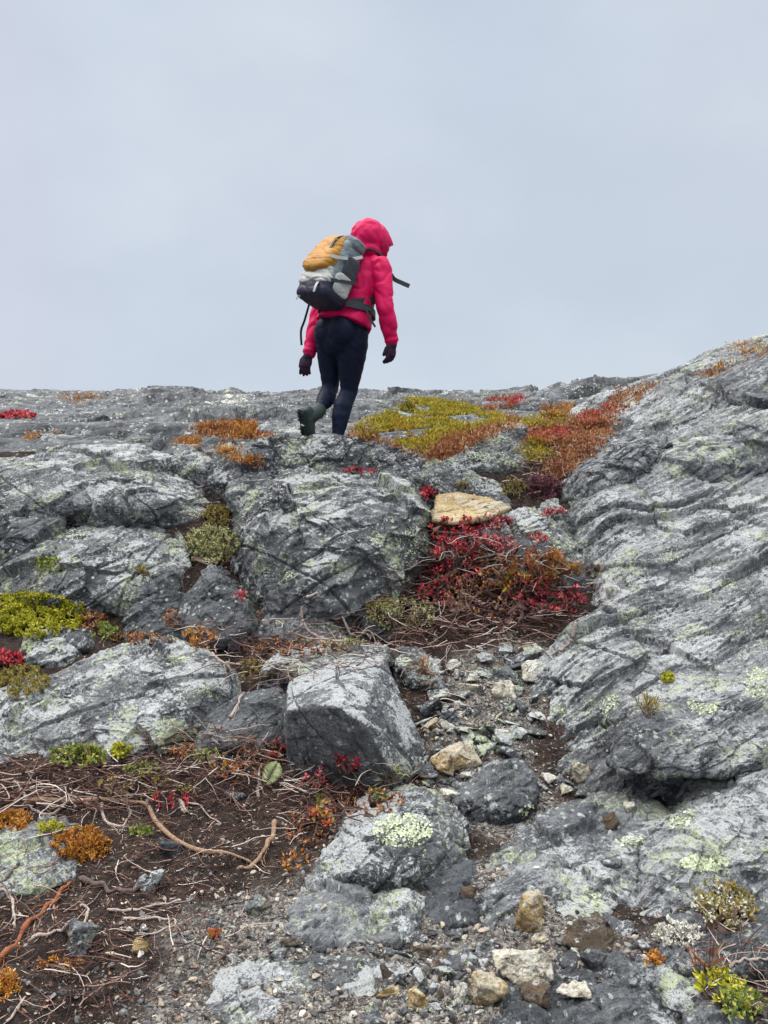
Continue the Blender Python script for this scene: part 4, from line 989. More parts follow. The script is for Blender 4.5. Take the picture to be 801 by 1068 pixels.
PL('bilberry_plant', 'crimson patch of low leaves on the hilltop at the far left', 18, 435, 40, 6, 'leaf_red', 70, .07, (.035, .02), 8, maxdev=3)
# mosses and greens
PL('moss_cushion', 'bright yellow green moss cushion at the left edge', 30, 644, 120, 46, 'leaf_moss', 520, .075, (.016, .009), 22, 'moss', stems=False, spread=.35)
PL('moss_cushion', 'yellowish olive moss below the moss cushion at the left edge', 24, 712, 54, 34, 'leaf_olive', 170, .05, (.014, .007), 16, 'moss', stems=False)
PL('moss_cushion', 'orange brown moss sprawling over the top of the lichened rock', 84, 884, 60, 34, 'leaf_orange', 150, .055, (.015, .005), 20, 'moss', up=.8)
PL('moss_cushion', 'orange moss tuft at the left edge above the lichened rock', 14, 858, 40, 18, 'leaf_orange', 90, .045, (.013, .006), 18, 'moss')
PL('moss_cushion', 'olive moss between the orange tuft and the long tan root', 52, 866, 30, 14, 'leaf_moss', 40, .03, (.012, .005), 14, 'moss')
PL('moss_cushion', 'orange moss tuft in the lower left corner', 6, 1030, 28, 26, 'leaf_orange', 50, .035, (.012, .005), 16, 'moss')
PL('heather_shrub', 'pale sage green cushion shrub left of the central boulder', 222, 572, 56, 38, 'leaf_sage', 230, .11, (.017, .010), 20, 'shrub', spread=.45)
PL('heather_shrub', 'dark olive and orange shrub above the sage cushion', 226, 540, 26, 22, 'leaf_olive', 70, .09, (.018, .008), 14, 'shrub')
PL('crowberry_plant', 'olive yellow creeping shrub at the right foot of the central boulder', 420, 644, 76, 30, 'leaf_sage', 150, .08, (.015, .007), 14)
PL('crowberry_plant', 'olive shrub with orange tips between boulder foot and red bush', 396, 634, 24, 16, 'leaf_olive', 36, .07, (.016, .007), 12)
PL('lingonberry_plant', 'fresh green leafy patch at the foot of the long low slab', 82, 792, 60, 22, 'leaf_green', 80, .06, (.022, .013), 8)
PL('lingonberry_plant', 'yellow green leaves right of the fresh green patch', 124, 788, 24, 18, 'leaf_moss', 30, .05, (.020, .011), 8)
PL('lingonberry_plant', 'scattered green sprigs under the looped twigs', 150, 806, 40, 14, 'leaf_green', 26, .04, (.018, .010), 7)
PL('lingonberry_plant', 'green sprigs growing on the speckled boulder', 52, 592, 30, 22, 'leaf_green', 34, .05, (.026, .010), 7)
PL('lingonberry_plant', 'green and white sprigs beside the tiny wedge stone', 112, 660, 30, 16, 'leaf_green', 34, .05, (.02, .012), 8)
PL('lingonberry_plant', 'yellow green and orange sprig in the soil left of the dark lichen rock', 330, 858, 26, 24, 'leaf_mixed', 20, .05, (.024, .013), 7)
PL('lingonberry_plant', 'small green sprig above the dark lichen rock', 392, 832, 20, 12, 'leaf_green', 16, .035, (.018, .010), 7)
PL('lingonberry_plant', 'olive sprig in the soil below the sharp block', 336, 838, 16, 14, 'leaf_olive', 12, .04, (.02, .011), 7)
PL('crowberry_plant', 'olive heath sprigs left of the flat rock behind the block', 268, 702, 44, 22, 'leaf_olive', 46, .06, (.015, .006), 12)
PL('crowberry_plant', 'ochre low tuft between the central boulder and the flat rock', 362, 674, 50, 10, 'leaf_sage', 40, .05, (.014, .006), 12)
PL('grass_tuft', 'yellow grass tuft at the foot of the sharp block', 408, 812, 40, 8, 'leaf_sage', 26, .07, (.06, .004), 3, 'grass tuft', up=1.2)
PL('grass_tuft', 'yellow and orange grass on the slanting rock crevice', 676, 742, 16, 16, 'leaf_olive', 24, .06, (.05, .004), 5, 'grass tuft', up=1.2)
PL('moss_cushion', 'small bright moss ball in the crevice of the slanting rock', 696, 708, 12, 12, 'leaf_moss', 60, .03, (.010, .005), 16, 'moss', stems=False)
PL('heather_shrub', 'dark purple heather in the upper gully', 566, 512, 40, 22, 'leaf_purple', 110, .11, (.020, .007), 14, 'shrub')
PL('heather_shrub', 'olive brown heather left of the purple heather', 536, 512, 26, 16, 'leaf_olive', 46, .09, (.018, .007), 12, 'shrub')
PL('heather_shrub', 'small ochre tuft on the rock behind the tan flat stone', 482, 508, 14, 8, 'leaf_olive', 14, .05, (.018, .008), 8, 'shrub')
PL('flowering_plant', 'white flowered cushion plant on the rocks at lower right', 706, 978, 50, 24, 'leaf_white', 90, .045, (.010, .007), 14)
PL('flowering_plant', 'tall white and olive plant in front of the lichened boulder at right', 752, 952, 56, 44, 'leaf_white', 70, .07, (.012, .007), 9)
PL('flowering_plant', 'olive stems among the tall white plant at right', 755, 950, 60, 46, 'leaf_olive', 90, .07, (.016, .006), 10) 
PL('saxifrage_plant', 'yellow leaved plant hanging over the dark slab at lower right', 752, 1030, 50, 26, 'leaf_moss', 34, .04, (.020, .011), 8)
PL('saxifrage_plant', 'orange yellow sprig between the grey white stone and the flowers', 682, 1002, 16, 12, 'leaf_orange', 14, .03, (.016, .010), 8)
PL('saxifrage_plant', 'green and white sprigs in the lower right corner', 772, 1050, 50, 30, 'leaf_green', 44, .04, (.016, .009), 8)
PL('grass_tuft', 'orange brown grass blades over the dark slab at lower right', 732, 1014, 30, 8, 'leaf_rust', 9, .04, (.07, .005), 3, 'grass tuft', up=.5)

# the one fern leaf
def fern():
    g = hit(276, 818); c = g[0]; s = c[1]/FPX; rng = rs('fern'); r_ = empty('fern', c, 'single pale green fern leaf on the soil beside the sharp block', 'fern')
    axis = np.array([.35, .25, .55]); axis /= np.linalg.norm(axis); side = np.array([.8, -.5, -.2]); side -= axis*(side@axis); side /= np.linalg.norm(side)
    L_ = 26*s; C, A, Sd, ln, wd = [], [], [], [], []
    for k in range(16):
        t = (k+1)/17; q = axis*L_*t
        for sg in (-1, 1):
            a = side*sg+axis*.35; a /= np.linalg.norm(a); C.append(q); A.append(a); Sd.append(axis); ln.append(13*s*math.sin(math.pi*(.15+.8*t))); wd.append(2.2*s)
    v, F = quads(np.array(C), np.array(A), np.array(Sd), np.array(ln), np.array(wd), .1)
    link_mesh('leaflets', v, F, M['leaf_fern'], r_, smooth=False)
    v, F = tubes([np.array([axis*L_*t for t in np.linspace(-.15, 1, 6)])], [np.linspace(.0025, .001, 6)], 5); link_mesh('stalk', v, F, M['stem'], r_)
leafm('leaf_fern', (0, (.15, .19, .07)), (1, (.32, .36, .17)))
fern()

PL('bilberry_plant', 'red and orange seedling leaves on the bare soil right of the golden stone', 226, 978, 16, 10, 'leaf_mixed', 9, .03, (.016, .010), 6)
PL('bilberry_plant', 'wine red sprigs among the twigs above the bend of the long root', 178, 836, 40, 16, 'leaf_red', 18, .035, (.016, .009), 7)
PL('lingonberry_plant', 'small green leaves under the hooked white root', 146, 868, 26, 12, 'leaf_green', 14, .03, (.015, .010), 7)
PL('bilberry_plant', 'scattered orange leaves on the soil between root fork and dark lichen rock', 306, 900, 26, 24, 'leaf_orange', 12, .03, (.016, .009), 6)
PL('lingonberry_plant', 'olive green leaves trailing below the right end of the long low slab', 214, 790, 40, 14, 'leaf_green', 24, .04, (.016, .010), 7)
PL('moss_cushion', 'thin brown moss film at the foot of the blue grey stone', 62, 1006, 46, 12, 'leaf_orange', 24, .02, (.010, .005), 10, 'moss')
PL('bilberry_plant', 'dense dark red and brown bilberry filling the hollow below the tan flat stone', 500, 604, 90, 56, 'leaf_rust', 110, .10, (.020, .012), 8)
PL('heather_shrub', 'dark brown heather at the bottom of the red bilberry bank', 520, 640, 110, 30, 'leaf_purple', 110, .07, (.015, .006), 9)
PL('crowberry_plant', 'yellow and green sprigs between the red leaves near the dark angular rock', 545, 612, 50, 28, 'leaf_moss', 30, .08, (.026, .007), 8, up=.8)
PL('bilberry_plant', 'mixed red and brown bilberry behind the tan flat stone edge', 520, 572, 44, 24, 'leaf_pinkred', 60, .07, (.020, .012), 8)
PL('heather_shrub', 'brown heather sprigs between block and long low slab', 268, 792, 50, 40, 'leaf_rust', 46, .05, (.014, .006), 10)
PL('heather_shrub', 'brown and olive heather under the left end of the twig tangle', 150, 822, 120, 24, 'leaf_olive', 50, .035, (.014, .006), 9)
PL('heather_shrub', 'rusty heather sprigs on the soil below the sharp block', 380, 838, 80, 30, 'leaf_rust', 46, .045, (.016, .007), 8)
PL('heather_shrub', 'reddish heather sprigs left of the dark lichen rock', 318, 868, 40, 40, 'leaf_rust', 30, .04, (.016, .007), 8)
PL('heather_shrub', 'low brown heather in front of the dark shaded rock', 150, 668, 70, 12, 'leaf_rust', 46, .05, (.016, .007), 9)
PL('heather_shrub', 'brown heather twigs under the central boulder', 310, 676, 90, 18, 'leaf_rust', 60, .05, (.015, .007), 9)
PL('lingonberry_plant', 'green and red leaves in the soil near the fern leaf', 236, 806, 30, 16, 'leaf_mixed', 16, .04, (.018, .011), 7)
PL('lingonberry_plant', 'olive sprigs over the crevice at the right of the speckled boulder', 152, 600, 24, 12, 'leaf_olive', 18, .04, (.02, .009), 7)
PL('grass_tuft', 'dry orange grass beside the layered grey stone', 444, 700, 22, 20, 'leaf_rust', 16, .05, (.05, .004), 4, 'grass tuft', up=1.0)

# crusts of pale green lichen
def lichen(px, py, w, h, label, n=420, sz=.011):
    rng = rs(label); C, A, Sd = [], [], []
    for x, y in [(px+w/2*math.sqrt(r)*math.cos(a), py+h/2*math.sqrt(r)*math.sin(a)) for r, a in zip(rng.random(n), rng.random(n)*6.283)]:
        g = hit(x, y)
        if g is None or not g[2].name.startswith(('rock', 'boulder')): continue
        if perlin(np.array([[x*.11, y*.14, .3]]), 7)[0]+.3*rng.normal() < -.3: continue
        nn = g[1]+rng.normal(0, .22, 3); nn /= np.linalg.norm(nn); t = np.cross(nn, rng.normal(size=3)); t /= np.linalg.norm(t)
        C.append(g[0]+nn*.002-t*sz*.4); A.append(t); Sd.append(np.cross(nn, t))
    if len(C) < 8: return
    C = np.array(C); lim = 4*C[:, 1].mean()/FPX+sz*.4
    D_ = ((C[:, None]-C[None])**2).sum(2) < lim*lim; best = None; left = set(range(len(C)))
    while left:
        grp = {left.pop()}; fr = list(grp)
        while fr:
            nb_ = set(np.nonzero(D_[fr.pop()])[0].tolist()) & left; left -= nb_; grp |= nb_; fr += list(nb_)
        if best is None or len(grp) > len(best): best = grp
    ix = np.array(sorted(best)); C = C[ix]; A = np.array(A)[ix]; Sd = np.array(Sd)[ix]; k = len(C); c0 = C.mean(0); r_ = rng.uniform(.5, 1.2, k)
    v, F = quads(C-c0, np.array(A), np.array(Sd), sz*r_, sz*r_*.9, .12)
    o = link_mesh('lichen_patch', v, F, M['leaf_lichen'], smooth=False); o.location = c0; tag(o, label, 'lichen')
for a in [(420, 866, 62, 36, 'large pale green lichen patch on the dark rounded rock', 900), (735, 735, 36, 22, 'pale green lichen crust near the front of the overhanging ledge'), (640, 738, 28, 30, 'yellowish lichen crust on the lower slanting rock left of the moss ball', 300),
          (708, 845, 34, 40, 'broad lichen crust in the hollow above the slanting lichened boulder', 520), (735, 900, 50, 18, 'bright lichen strip along the top of the slanting lichened boulder', 520), (660, 878, 40, 12, 'small lichen specks on the smooth wet slab', 140), (622, 934, 10, 8, 'single round green lichen spot on the smooth wet slab', 60, .008),
          (790, 712, 26, 34, 'lichen crust on the slanting rock at the right edge', 300), (757, 608, 20, 12, 'yellow lichen fleck high on the slanting rock', 120), (700, 580, 26, 18, 'faint lichen crust on the upper slanting rock', 160), (556, 846, 30, 12, 'lichen crust at the upper left end of the smooth wet slab', 160), (600, 470, 1, 1, 'x', 2),
          (390, 560, 16, 10, 'yellow green lichen spot on the face of the central boulder', 120), (430, 565, 34, 26, 'spread green lichen on the right cheek of the central boulder', 300), (300, 598, 22, 12, 'green lichen spot low on the central boulder', 130), (205, 528, 34, 24, 'green lichen stain at the right end of the far left hump', 260), (243, 466, 24, 8, 'lichen cap on the squarish rock', 130), (500, 478, 26, 14, 'lichen crust on the rock below the mossy hollow', 200), (420, 690, 20, 8, 'lichen trace on the top of the sharp block', 60), (185, 688, 30, 8, 'lichen line along the ridge of the long low slab', 140), (75, 558, 30, 12, 'cream green lichen on the top of the speckled boulder', 160)]: lichen(*a)

# heath and moss on the hilltop: uncountable
def inpoly(poly, n, rng):
    poly = np.array(poly, float); out = []
    while len(out) < n:
        x, y = rng.uniform(poly.min(0), poly.max(0)); c = False; j = len(poly)-1
        for i in range(len(poly)):
            if (poly[i, 1] > y) != (poly[j, 1] > y) and x < (poly[j, 0]-poly[i, 0])*(y-poly[i, 1])/(poly[j, 1]-poly[i, 1])+poly[i, 0]: c = not c
            j = i
        if c: out.append((x, y))
    return out
def carpet(name, label, polys, mat, h=.05, leaf=(.04, .010), per=6, patch=None):
    rng = rs(label); base = []
    for poly, n in polys:
        for x, y in inpoly(poly, n, rng):
            g = hit(x+rng.normal(0, 5), y+rng.normal(0, 1.6))
            if g is None or not (g[2].name.startswith(('hill', 'ground', 'rock_hump', 'rock_ledge')) or (rng.random() < .35)): continue
            base.append(g[0])
    b = np.array(base)
    # clumps: leave out the thin places of a noise
    k = perlin(b*np.array([2.2, 2.2, 0])+3, 5)+.5*perlin(b*np.array([6, 6, 0]), 8); b = b[k > -.28]; k = k[k > -.28]
    n = len(b)*per; H_ = np.repeat(h*np.clip(.55+k, .25, 1.5), per); b = np.repeat(b, per, 0)+rng.normal(0, .02, (n, 3))*np.array([1, 1, 0]); b[:, 2] += H_*rng.uniform(-.25, .75, n)
    ax = unit(rng.normal(0, .6, (n, 3))+np.array([0, 0, .9])); sd = unit(np.cross(ax, rng.normal(size=(n, 3))))
    v, F = quads(b, ax, sd, leaf[0]*rng.uniform(.5, 1.2, n), leaf[1]*rng.uniform(.7, 1.2, n), .15)
    return tag(link_mesh(name, v, F, M[mat], smooth=False), label, kind='stuff')
carpet('moss_carpet', 'yellow green moss and grass on the hilltop right of the hiker', [([(372, 447), (400, 432), (440, 418), (470, 420), (520, 432), (530, 442), (500, 450), (470, 460), (440, 474), (405, 458), (372, 458)], 4200), ([(425, 415), (470, 418), (500, 428), (470, 436), (440, 430)], 1200), ([(540, 440), (590, 432), (596, 442), (560, 452)], 500), ([(545, 460), (572, 458), (570, 480), (548, 482)], 300)], 'leaf_golden', .05, (.035, .012), 5)
carpet('autumn_heath', 'rust orange heath and bilberry on the hilltop and in the upper gully', [([(372, 452), (395, 452), (420, 470), (445, 474), (480, 452), (510, 448), (540, 436), (540, 444), (500, 462), (460, 482), (430, 474), (400, 462), (372, 460)], 1700), ([(500, 418), (540, 412), (530, 430), (510, 430)], 300), ([(560, 440), (600, 432), (640, 412), (672, 402), (684, 404), (650, 430), (620, 455), (590, 470), (562, 462)], 2600), ([(585, 475), (620, 452), (640, 448), (612, 482), (590, 500), (565, 505)], 1100), ([(200, 448), (235, 440), (280, 446), (282, 458), (225, 456)], 900), ([(235, 478), (262, 482), (270, 492), (240, 480)], 60)], 'leaf_rust', .055, (.034, .012), 5)
carpet('orange_heath', 'orange and ochre grass in the clefts of the hilltop', [([(212, 448), (250, 440), (278, 448), (255, 458)], 900), ([(205, 470), (235, 466), (262, 478), (280, 486), (255, 484), (225, 474)], 260), ([(180, 462), (205, 458), (225, 464), (200, 468)], 160), ([(60, 414), (90, 412), (110, 416), (80, 420)], 160), ([(30, 456), (60, 454), (62, 460), (36, 460)], 140), ([(760, 362), (801, 352), (801, 372), (770, 376)], 200), ([(728, 390), (760, 378), (765, 384), (735, 396)], 160), ([(565, 425), (600, 420), (596, 432), (570, 436)], 300), ([(410, 440), (450, 455), (440, 466), (405, 452)], 300)], 'leaf_orange', .05, (.035, .010), 5)
carpet('red_heath', 'bright red patches of bilberry in the upper gully', [([(556, 452), (582, 444), (596, 452), (576, 462), (558, 462)], 420), ([(505, 420), (545, 412), (540, 420), (512, 426)], 260), ([(600, 436), (640, 420), (650, 424), (610, 446)], 300)], 'leaf_red', .05, (.034, .014), 5)
# ------------------------------------------------------------------ the hiker, seen from behind, climbing away to the right
HF = np.array([.64, .768, 0]); HR = np.array([.768, -.64, 0]); HU = np.array([0, 0, 1.])
def ring_tube(pts, ra, rb=None, axa=None, sides=20, cap=4, flat=0.0):
    """closed tube through pts; ra, rb half widths along two axes (axa: direction of the first), rounded ends"""
    pts = np.asarray(pts, float); k = len(pts); ra = np.broadcast_to(ra, k).astype(float); rb = ra if rb is None else np.broadcast_to(rb, k).astype(float)
    P_, A_, B_ = list(pts), list(ra), list(rb)
    for end in (0, 1):
        p0, p1 = (pts[0], pts[1]) if not end else (pts[-1], pts[-2]); d = p0-p1; d /= np.linalg.norm(d)
        a0, b0 = (ra[0], rb[0]) if not end else (ra[-1], rb[-1]); ex = []
        for j in range(1, cap+1):
            t = j/cap*math.pi/2*.97; ex.append((p0+d*(min(a0, b0)*.8 if not (flat and not end) else flat)*math.sin(t), a0*math.cos(t), b0*math.cos(t)))
        if not end:
            ex = ex[::-1]; P_ = [e[0] for e in ex]+P_; A_ = [e[1] for e in ex]+A_; B_ = [e[2] for e in ex]+B_
        else: P_ += [e[0] for e in ex]; A_ += [e[1] for e in ex]; B_ += [e[2] for e in ex]
    P_ = np.array(P_); A_ = np.array(A_); B_ = np.array(B_)
    T = np.gradient(P_, axis=0); T /= np.linalg.norm(T, axis=1)[:, None]+1e-9
    ref = HR if axa is None else np.asarray(axa, float)
    a = ref-T*(T@ref)[:, None]; a /= np.linalg.norm(a, axis=1)[:, None]+1e-9; b = np.cross(T, a)
    th = np.arange(sides)*2*math.pi/sides
    R_ = P_[:, None]+np.cos(th)[None, :, None]*(a*A_[:, None])[:, None]+np.sin(th)[None, :, None]*(b*B_[:, None])[:, None]
    n = len(P_); i = np.arange(n*sides).reshape(n, sides); j = np.roll(i, -1, 1)
    V = np.vstack([R_.reshape(-1, 3), P_[:1], P_[-1:]])
    quads_ = np.stack([i[:-1].ravel(), j[:-1].ravel(), j[1:].ravel(), i[1:].ravel()], 1)
    c0 = n*sides; tri = np.concatenate([np.stack([j[0], i[0], np.full(sides, c0)], 1), np.stack([i[-1], j[-1], np.full(sides, c0+1)], 1)])
    return V, quads_, tri
def ball(c, r, axes=(HF, HR, HU)):
    v, f = ico(4); r = np.broadcast_to(r, 3); A = np.array(axes)
    return c+(v*r)@A, np.zeros((0, 4), int), f
def fuse(name, pieces, mat, parent, voxel=.009, smooth=4, fold=0.0, fold_s=(9, 9, 16), seed=1, origin=None, keep=None, solid=0.0):
    """union of closed pieces into one continuous skin"""
    Vs, Q4, T3, off = [], [], [], 0
    for v, q, t in pieces:
        Vs.append(v); Q4.append(q+off); T3.append(t+off); off += len(v)
    o = link_mesh('tmp', np.vstack(Vs), [np.vstack(Q4), np.vstack(T3)], None)
    bm = bmesh.new(); bm.from_mesh(o.data); bmesh.ops.recalc_face_normals(bm, faces=bm.faces); bm.to_mesh(o.data); bm.free()
    m = o.modifiers.new('r', 'REMESH'); m.mode = 'VOXEL'; m.voxel_size = voxel
    m2 = o.modifiers.new('s', 'SMOOTH'); m2.iterations = smooth; m2.factor = .5
    bpy.context.view_layer.update(); dg = bpy.context.evaluated_depsgraph_get()
    me = bpy.data.meshes.new_from_object(o.evaluated_get(dg)); bpy.data.objects.remove(o)
    n = len(me.vertices); co = np.zeros(n*3, np.float32); me.vertices.foreach_get('co', co); co = co.reshape(-1, 3)
    nn = np.zeros(n*3, np.float32); me.vertex_normals.foreach_get('vector', nn); nn = nn.reshape(-1, 3)
    if fold:
        q = co*np.array(fold_s); q = q+.6*np.stack([perlin(co*7, seed+1), perlin(co*7, seed+2), perlin(co*7, seed+3)], 1)
        co = co+nn*(fold*(.45*fbm(q, 3, .5, seed)-.9*np.maximum(0, 1-np.abs(perlin(q*.8, seed+4))*3.2)))[:, None]
    if origin is not None: co = co-origin
    me.vertices.foreach_set('co', co.astype(np.float32).ravel())
    if keep is not None:
        bm = bmesh.new(); bm.from_mesh(me); kill = [v for v in bm.verts if not keep(np.array(v.co)+(origin if origin is not None else 0))]
        bmesh.ops.delete(bm, geom=kill, context='VERTS'); bm.to_mesh(me); bm.free()
    me.polygons.foreach_set('use_smooth', np.full(len(me.polygons), True)); me.update()
    me.materials.clear(); me.materials.append(mat); me.name = name
    ob = bpy.data.objects.new(name, me); COL.objects.link(ob); ob.parent = parent
    if solid:
        s_ = ob.modifiers.new('thickness', 'SOLIDIFY'); s_.thickness = solid; s_.offset = -1
    return ob
def lerp(a, b, t): return np.asarray(a)*(1-t)+np.asarray(b)*t

M['jacket'] = plain_mat('pink_jacket', (.52, .0035, .072), .6, .15, 40, .12, .002, 0)
M['leggings'] = plain_mat('navy_leggings', (.004, .008, .024), .65, .18, 60, .2, .001, 0)
M['glove'] = plain_mat('dark_gloves', (.028, .012, .030), .75, .2, 80, .3, .001)
M['boot'] = plain_mat('boot_leather', (.030, .046, .040), .6, .35, 60, .4, .002)
M['sole'] = plain_mat('boot_sole', (.012, .022, .020), .7, .3, 90, .3, .002)
M['sole_tab'] = plain_mat('pale_tab', (.6, .62, .6), .5)
M['skin'] = plain_mat('skin', (.56, .33, .25), .5, .35, 50, .1)
M['hair'] = plain_mat('brown_hair', (.06, .035, .02), .5, .4, 120, .5)
M['pack_mustard'] = plain_mat('mustard_fabric', (.36, .165, .022), .6, .25, 50, .3, .002)
M['pack_grey'] = plain_mat('slate_fabric', (.13, .16, .17), .6, .3, 50, .35, .002)
M['pack_dark'] = plain_mat('black_mesh_fabric', (.035, .040, .048), .65, .3, 90, .4, .002)
M['pack_light'] = plain_mat('pale_grey_fabric', (.38, .39, .36), .6, .3, 45, .25, .002)
M['pack_navy'] = plain_mat('navy_fabric', (.016, .016, .036), .6, .3, 60, .25, .002)
M['strap'] = plain_mat('strap_webbing', (.020, .030, .034), .6, .3, 200, .3)

pel = pix(357, 346, 5.62); neck = pix(383, 266, 5.72); headc = pix(386, 251, 5.74)
spine = lambda t: lerp(pel, neck, t)
shR, elR, wrR = pix(397, 279, 5.58), pix(402, 322, 5.47), pix(409, 358, 5.52)
shL, elL, wrL = pix(360, 283, 5.86), pix(333, 325, 5.82), pix(322, 370, 5.74)
hipR_, knR, anR = pix(368, 350, 5.58), pix(364, 408, 5.66), pix(350, 464, 5.56)
hipL_, knL, anL = pix(345, 348, 5.70), pix(344.5, 404, 5.76), pix(331, 430, 5.53)
foot = pix(350, 478, 5.60)
person = empty('person', foot, 'hiker in a pink hooded jacket and navy leggings walking up over the rocks', 'person')
per = lambda a, b, ra, rb, n=7, mid=0.0: ([lerp(a, b, t) for t in np.linspace(0, 1, n)], np.linspace(ra, rb, n)*(1+mid*np.sin(np.linspace(0, math.pi, n))))
def limb(a, b, ra, rb, mid=0.0, n=7):
    p, r = per(a, b, ra, rb, n, mid); return ring_tube(p, r)
# hand frames
def hand(wr, down, palm, rad=1.0, curl=.5, side=1):
    """palm and five fingers hanging from the wrist; down: along the hand, palm: where the palm looks, side: where the thumb is (+1/-1 on cross)"""
    down = down/np.linalg.norm(down); palm = palm-down*(palm@down); palm /= np.linalg.norm(palm); lat = np.cross(down, palm)*side
    out = [ring_tube([wr-down*.02, wr+down*.03, wr+down*.06, wr+down*.085], np.array([.026, .034, .041, .038])*rad, np.array([.024, .020, .019, .016])*rad, lat)]
    for k, (o, ln, c) in enumerate([(.030, .070, curl*.7), (.010, .080, curl*.9), (-.010, .074, curl*1.0), (-.028, .060, curl*1.1)]):
        p = wr+down*.080+lat*o; d = down+lat*o*4.0; P_ = [p-down*.02, p]; a = 0
        for j in range(3):
            a += c*.9; dd = d*math.cos(a)+palm*math.sin(a); dd /= np.linalg.norm(dd); p = p+dd*ln*(.42, .32, .26)[j]; P_.append(p)
        out.append(ring_tube(P_, np.array([.0105, .0105, .0100, .0095, .0085])*rad, sides=12, cap=3))
    p = wr+down*.025+lat*.030; d = down*.75+lat*.6+palm*.25; d /= np.linalg.norm(d); d2 = down*.95+lat*.12+palm*.35; d2 /= np.linalg.norm(d2)
    out.append(ring_tube([p-d*.015, p+d*.03, p+d*.03+d2*.028, p+d*.03+d2*.050], np.array([.015, .0135, .012, .010])*rad, sides=12, cap=3))
    return out
dnR = pix(407, 386, 5.50)-wrR; dnL = pix(315, 394, 5.72)-wrL
PML, PMR, HSL, HSR = np.array([.35, .9, 0]), np.array([-.75, .6, 0]), -1, -1
# body: one continuous skin under the clothes
torso = ([spine(t) for t in (-.08, .12, .35, .62, .84, 1.0)], np.array([.155, .145, .125, .150, .150, .06]), np.array([.115, .11, .10, .115, .09, .055]))
body = [ring_tube(torso[0], torso[1], torso[2], HR), limb(neck-HU*.04, headc, .056, .056), ball(headc, (.095, .076, .115)), ball(headc+HF*.062-HU*.045, (.050, .050, .055)),
        ring_tube([headc+HF*.085+HU*.012, headc+HF*.108-HU*.020, headc+HF*.112-HU*.03], np.array([.010, .014, .015])), ball(headc+HF*.088-HU*.062, (.016, .028, .011)),
        ball(headc+HR*.078-HU*.01, (.02, .012, .03)), ball(headc-HR*.078-HU*.01, (.02, .012, .03)), ball(headc+HF*.086+HR*.032+HU*.014, .013), ball(headc+HF*.086-HR*.032+HU*.014, .013),
        limb(spine(.86), shR, .07, .055), limb(spine(.86), shL, .07, .055), limb(shR, elR, .048, .038), limb(elR, wrR, .038, .024), limb(shL, elL, .048, .038), limb(elL, wrL, .038, .024),
        limb(hipR_, knR, .080, .044), limb(knR, anR, .040, .028), limb(hipL_, knL, .080, .044), limb(knL, anL, .036, .026),
        limb(anR, foot+HF*.08+HU*.03, .028, .026), limb(anL, pix(327, 440, 5.53), .024, .020)]
body += hand(wrR, dnR, PMR, .66, .5, HSR)+hand(wrL, dnL, PML, .66, .35, HSL)
fuse('body', body, M['skin'], person, .008, 3, origin=foot)
fuse('hair', [ball(headc-HF*.012+HU*.012, (.098, .086, .116))], M['hair'], person, .008, 3, origin=foot, keep=lambda p: (p-headc)@HF < .035+.25*max(0, (p-headc)[2]))
# leggings
leg = [ring_tube([spine(-.16), spine(-.06), spine(.08), spine(.2)], np.array([.15, .182, .180, .165]), np.array([.12, .150, .140, .125]), HR),
       ball(pel-HF*.07+HR*.07-HU*.01, (.10, .105, .12)), ball(pel-HF*.07-HR*.07-HU*.01, (.10, .105, .12)),
       ring_tube([lerp(hipR_, knR, t) for t in (-.05, .15, .4, .7, .9, 1)], np.array([.110, .115, .105, .084, .069, .065])),
       ring_tube([lerp(knR, anR, t) for t in (0, .12, .3, .5, .75, 1)]+np.array([0, .0, 0])-HF*np.array([0, .01, .025, .02, .005, 0])[:, None], np.array([.064, .063, .070, .064, .048, .042])),
       ring_tube([lerp(hipL_, knL, t) for t in (-.05, .15, .4, .7, .9, 1)], np.array([.108, .112, .100, .080, .067, .063])),
       ring_tube([lerp(knL, anL, t) for t in (0, .12, .3, .5, .75, 1)]-HU*np.array([0, .01, .02, .016, .005, 0])[:, None], np.array([.062, .062, .068, .061, .046, .042]))]
fuse('leggings', leg, M['leggings'], person, .009, 4, .0035, (14, 14, 20), 5, foot)
# jacket
jt = [(.075, .222, .182), (.12, .218, .178), (.26, .198, .158), (.42, .186, .148), (.62, .196, .150), (.80, .185, .130), (.92, .125, .100), (1.0, .080, .078)]
jack = [ring_tube([spine(t)-HF*.01 for t, a, b in jt], [a for t, a, b in jt], [b for t, a, b in jt], HR, 28, 2, flat=.004),
        limb(spine(.83), shR, .095, .078), limb(spine(.83), shL, .095, .078),
        ring_tube([lerp(shR, elR, t) for t in (-.06, .1, .35, .7, 1)], np.array([.078, .082, .074, .066, .062])), ring_tube([lerp(elR, wrR, t) for t in (0, .3, .7, .98)], np.array([.062, .064, .056, .047])),
        ring_tube([lerp(shL, elL, t) for t in (-.06, .1, .35, .7, 1)], np.array([.078, .082, .074, .066, .062])), ring_tube([lerp(elL, wrL, t) for t in (0, .3, .7, .98)], np.array([.062, .064, .056, .048]))]
jacket = fuse('jacket', jack, M['jacket'], person, .0075, 2, .009, (8, 8, 12), 9, foot)
for w_, e_ in ((wrR, elR), (wrL, elL)):
    q = w_-e_; q /= np.linalg.norm(q); v, a, b = ring_tube([w_-q*.035, w_-q*.012], np.array([.049, .049]), sides=20, cap=1)
    link_mesh('cuff', v-foot, [a, b], M['jacket'], person)
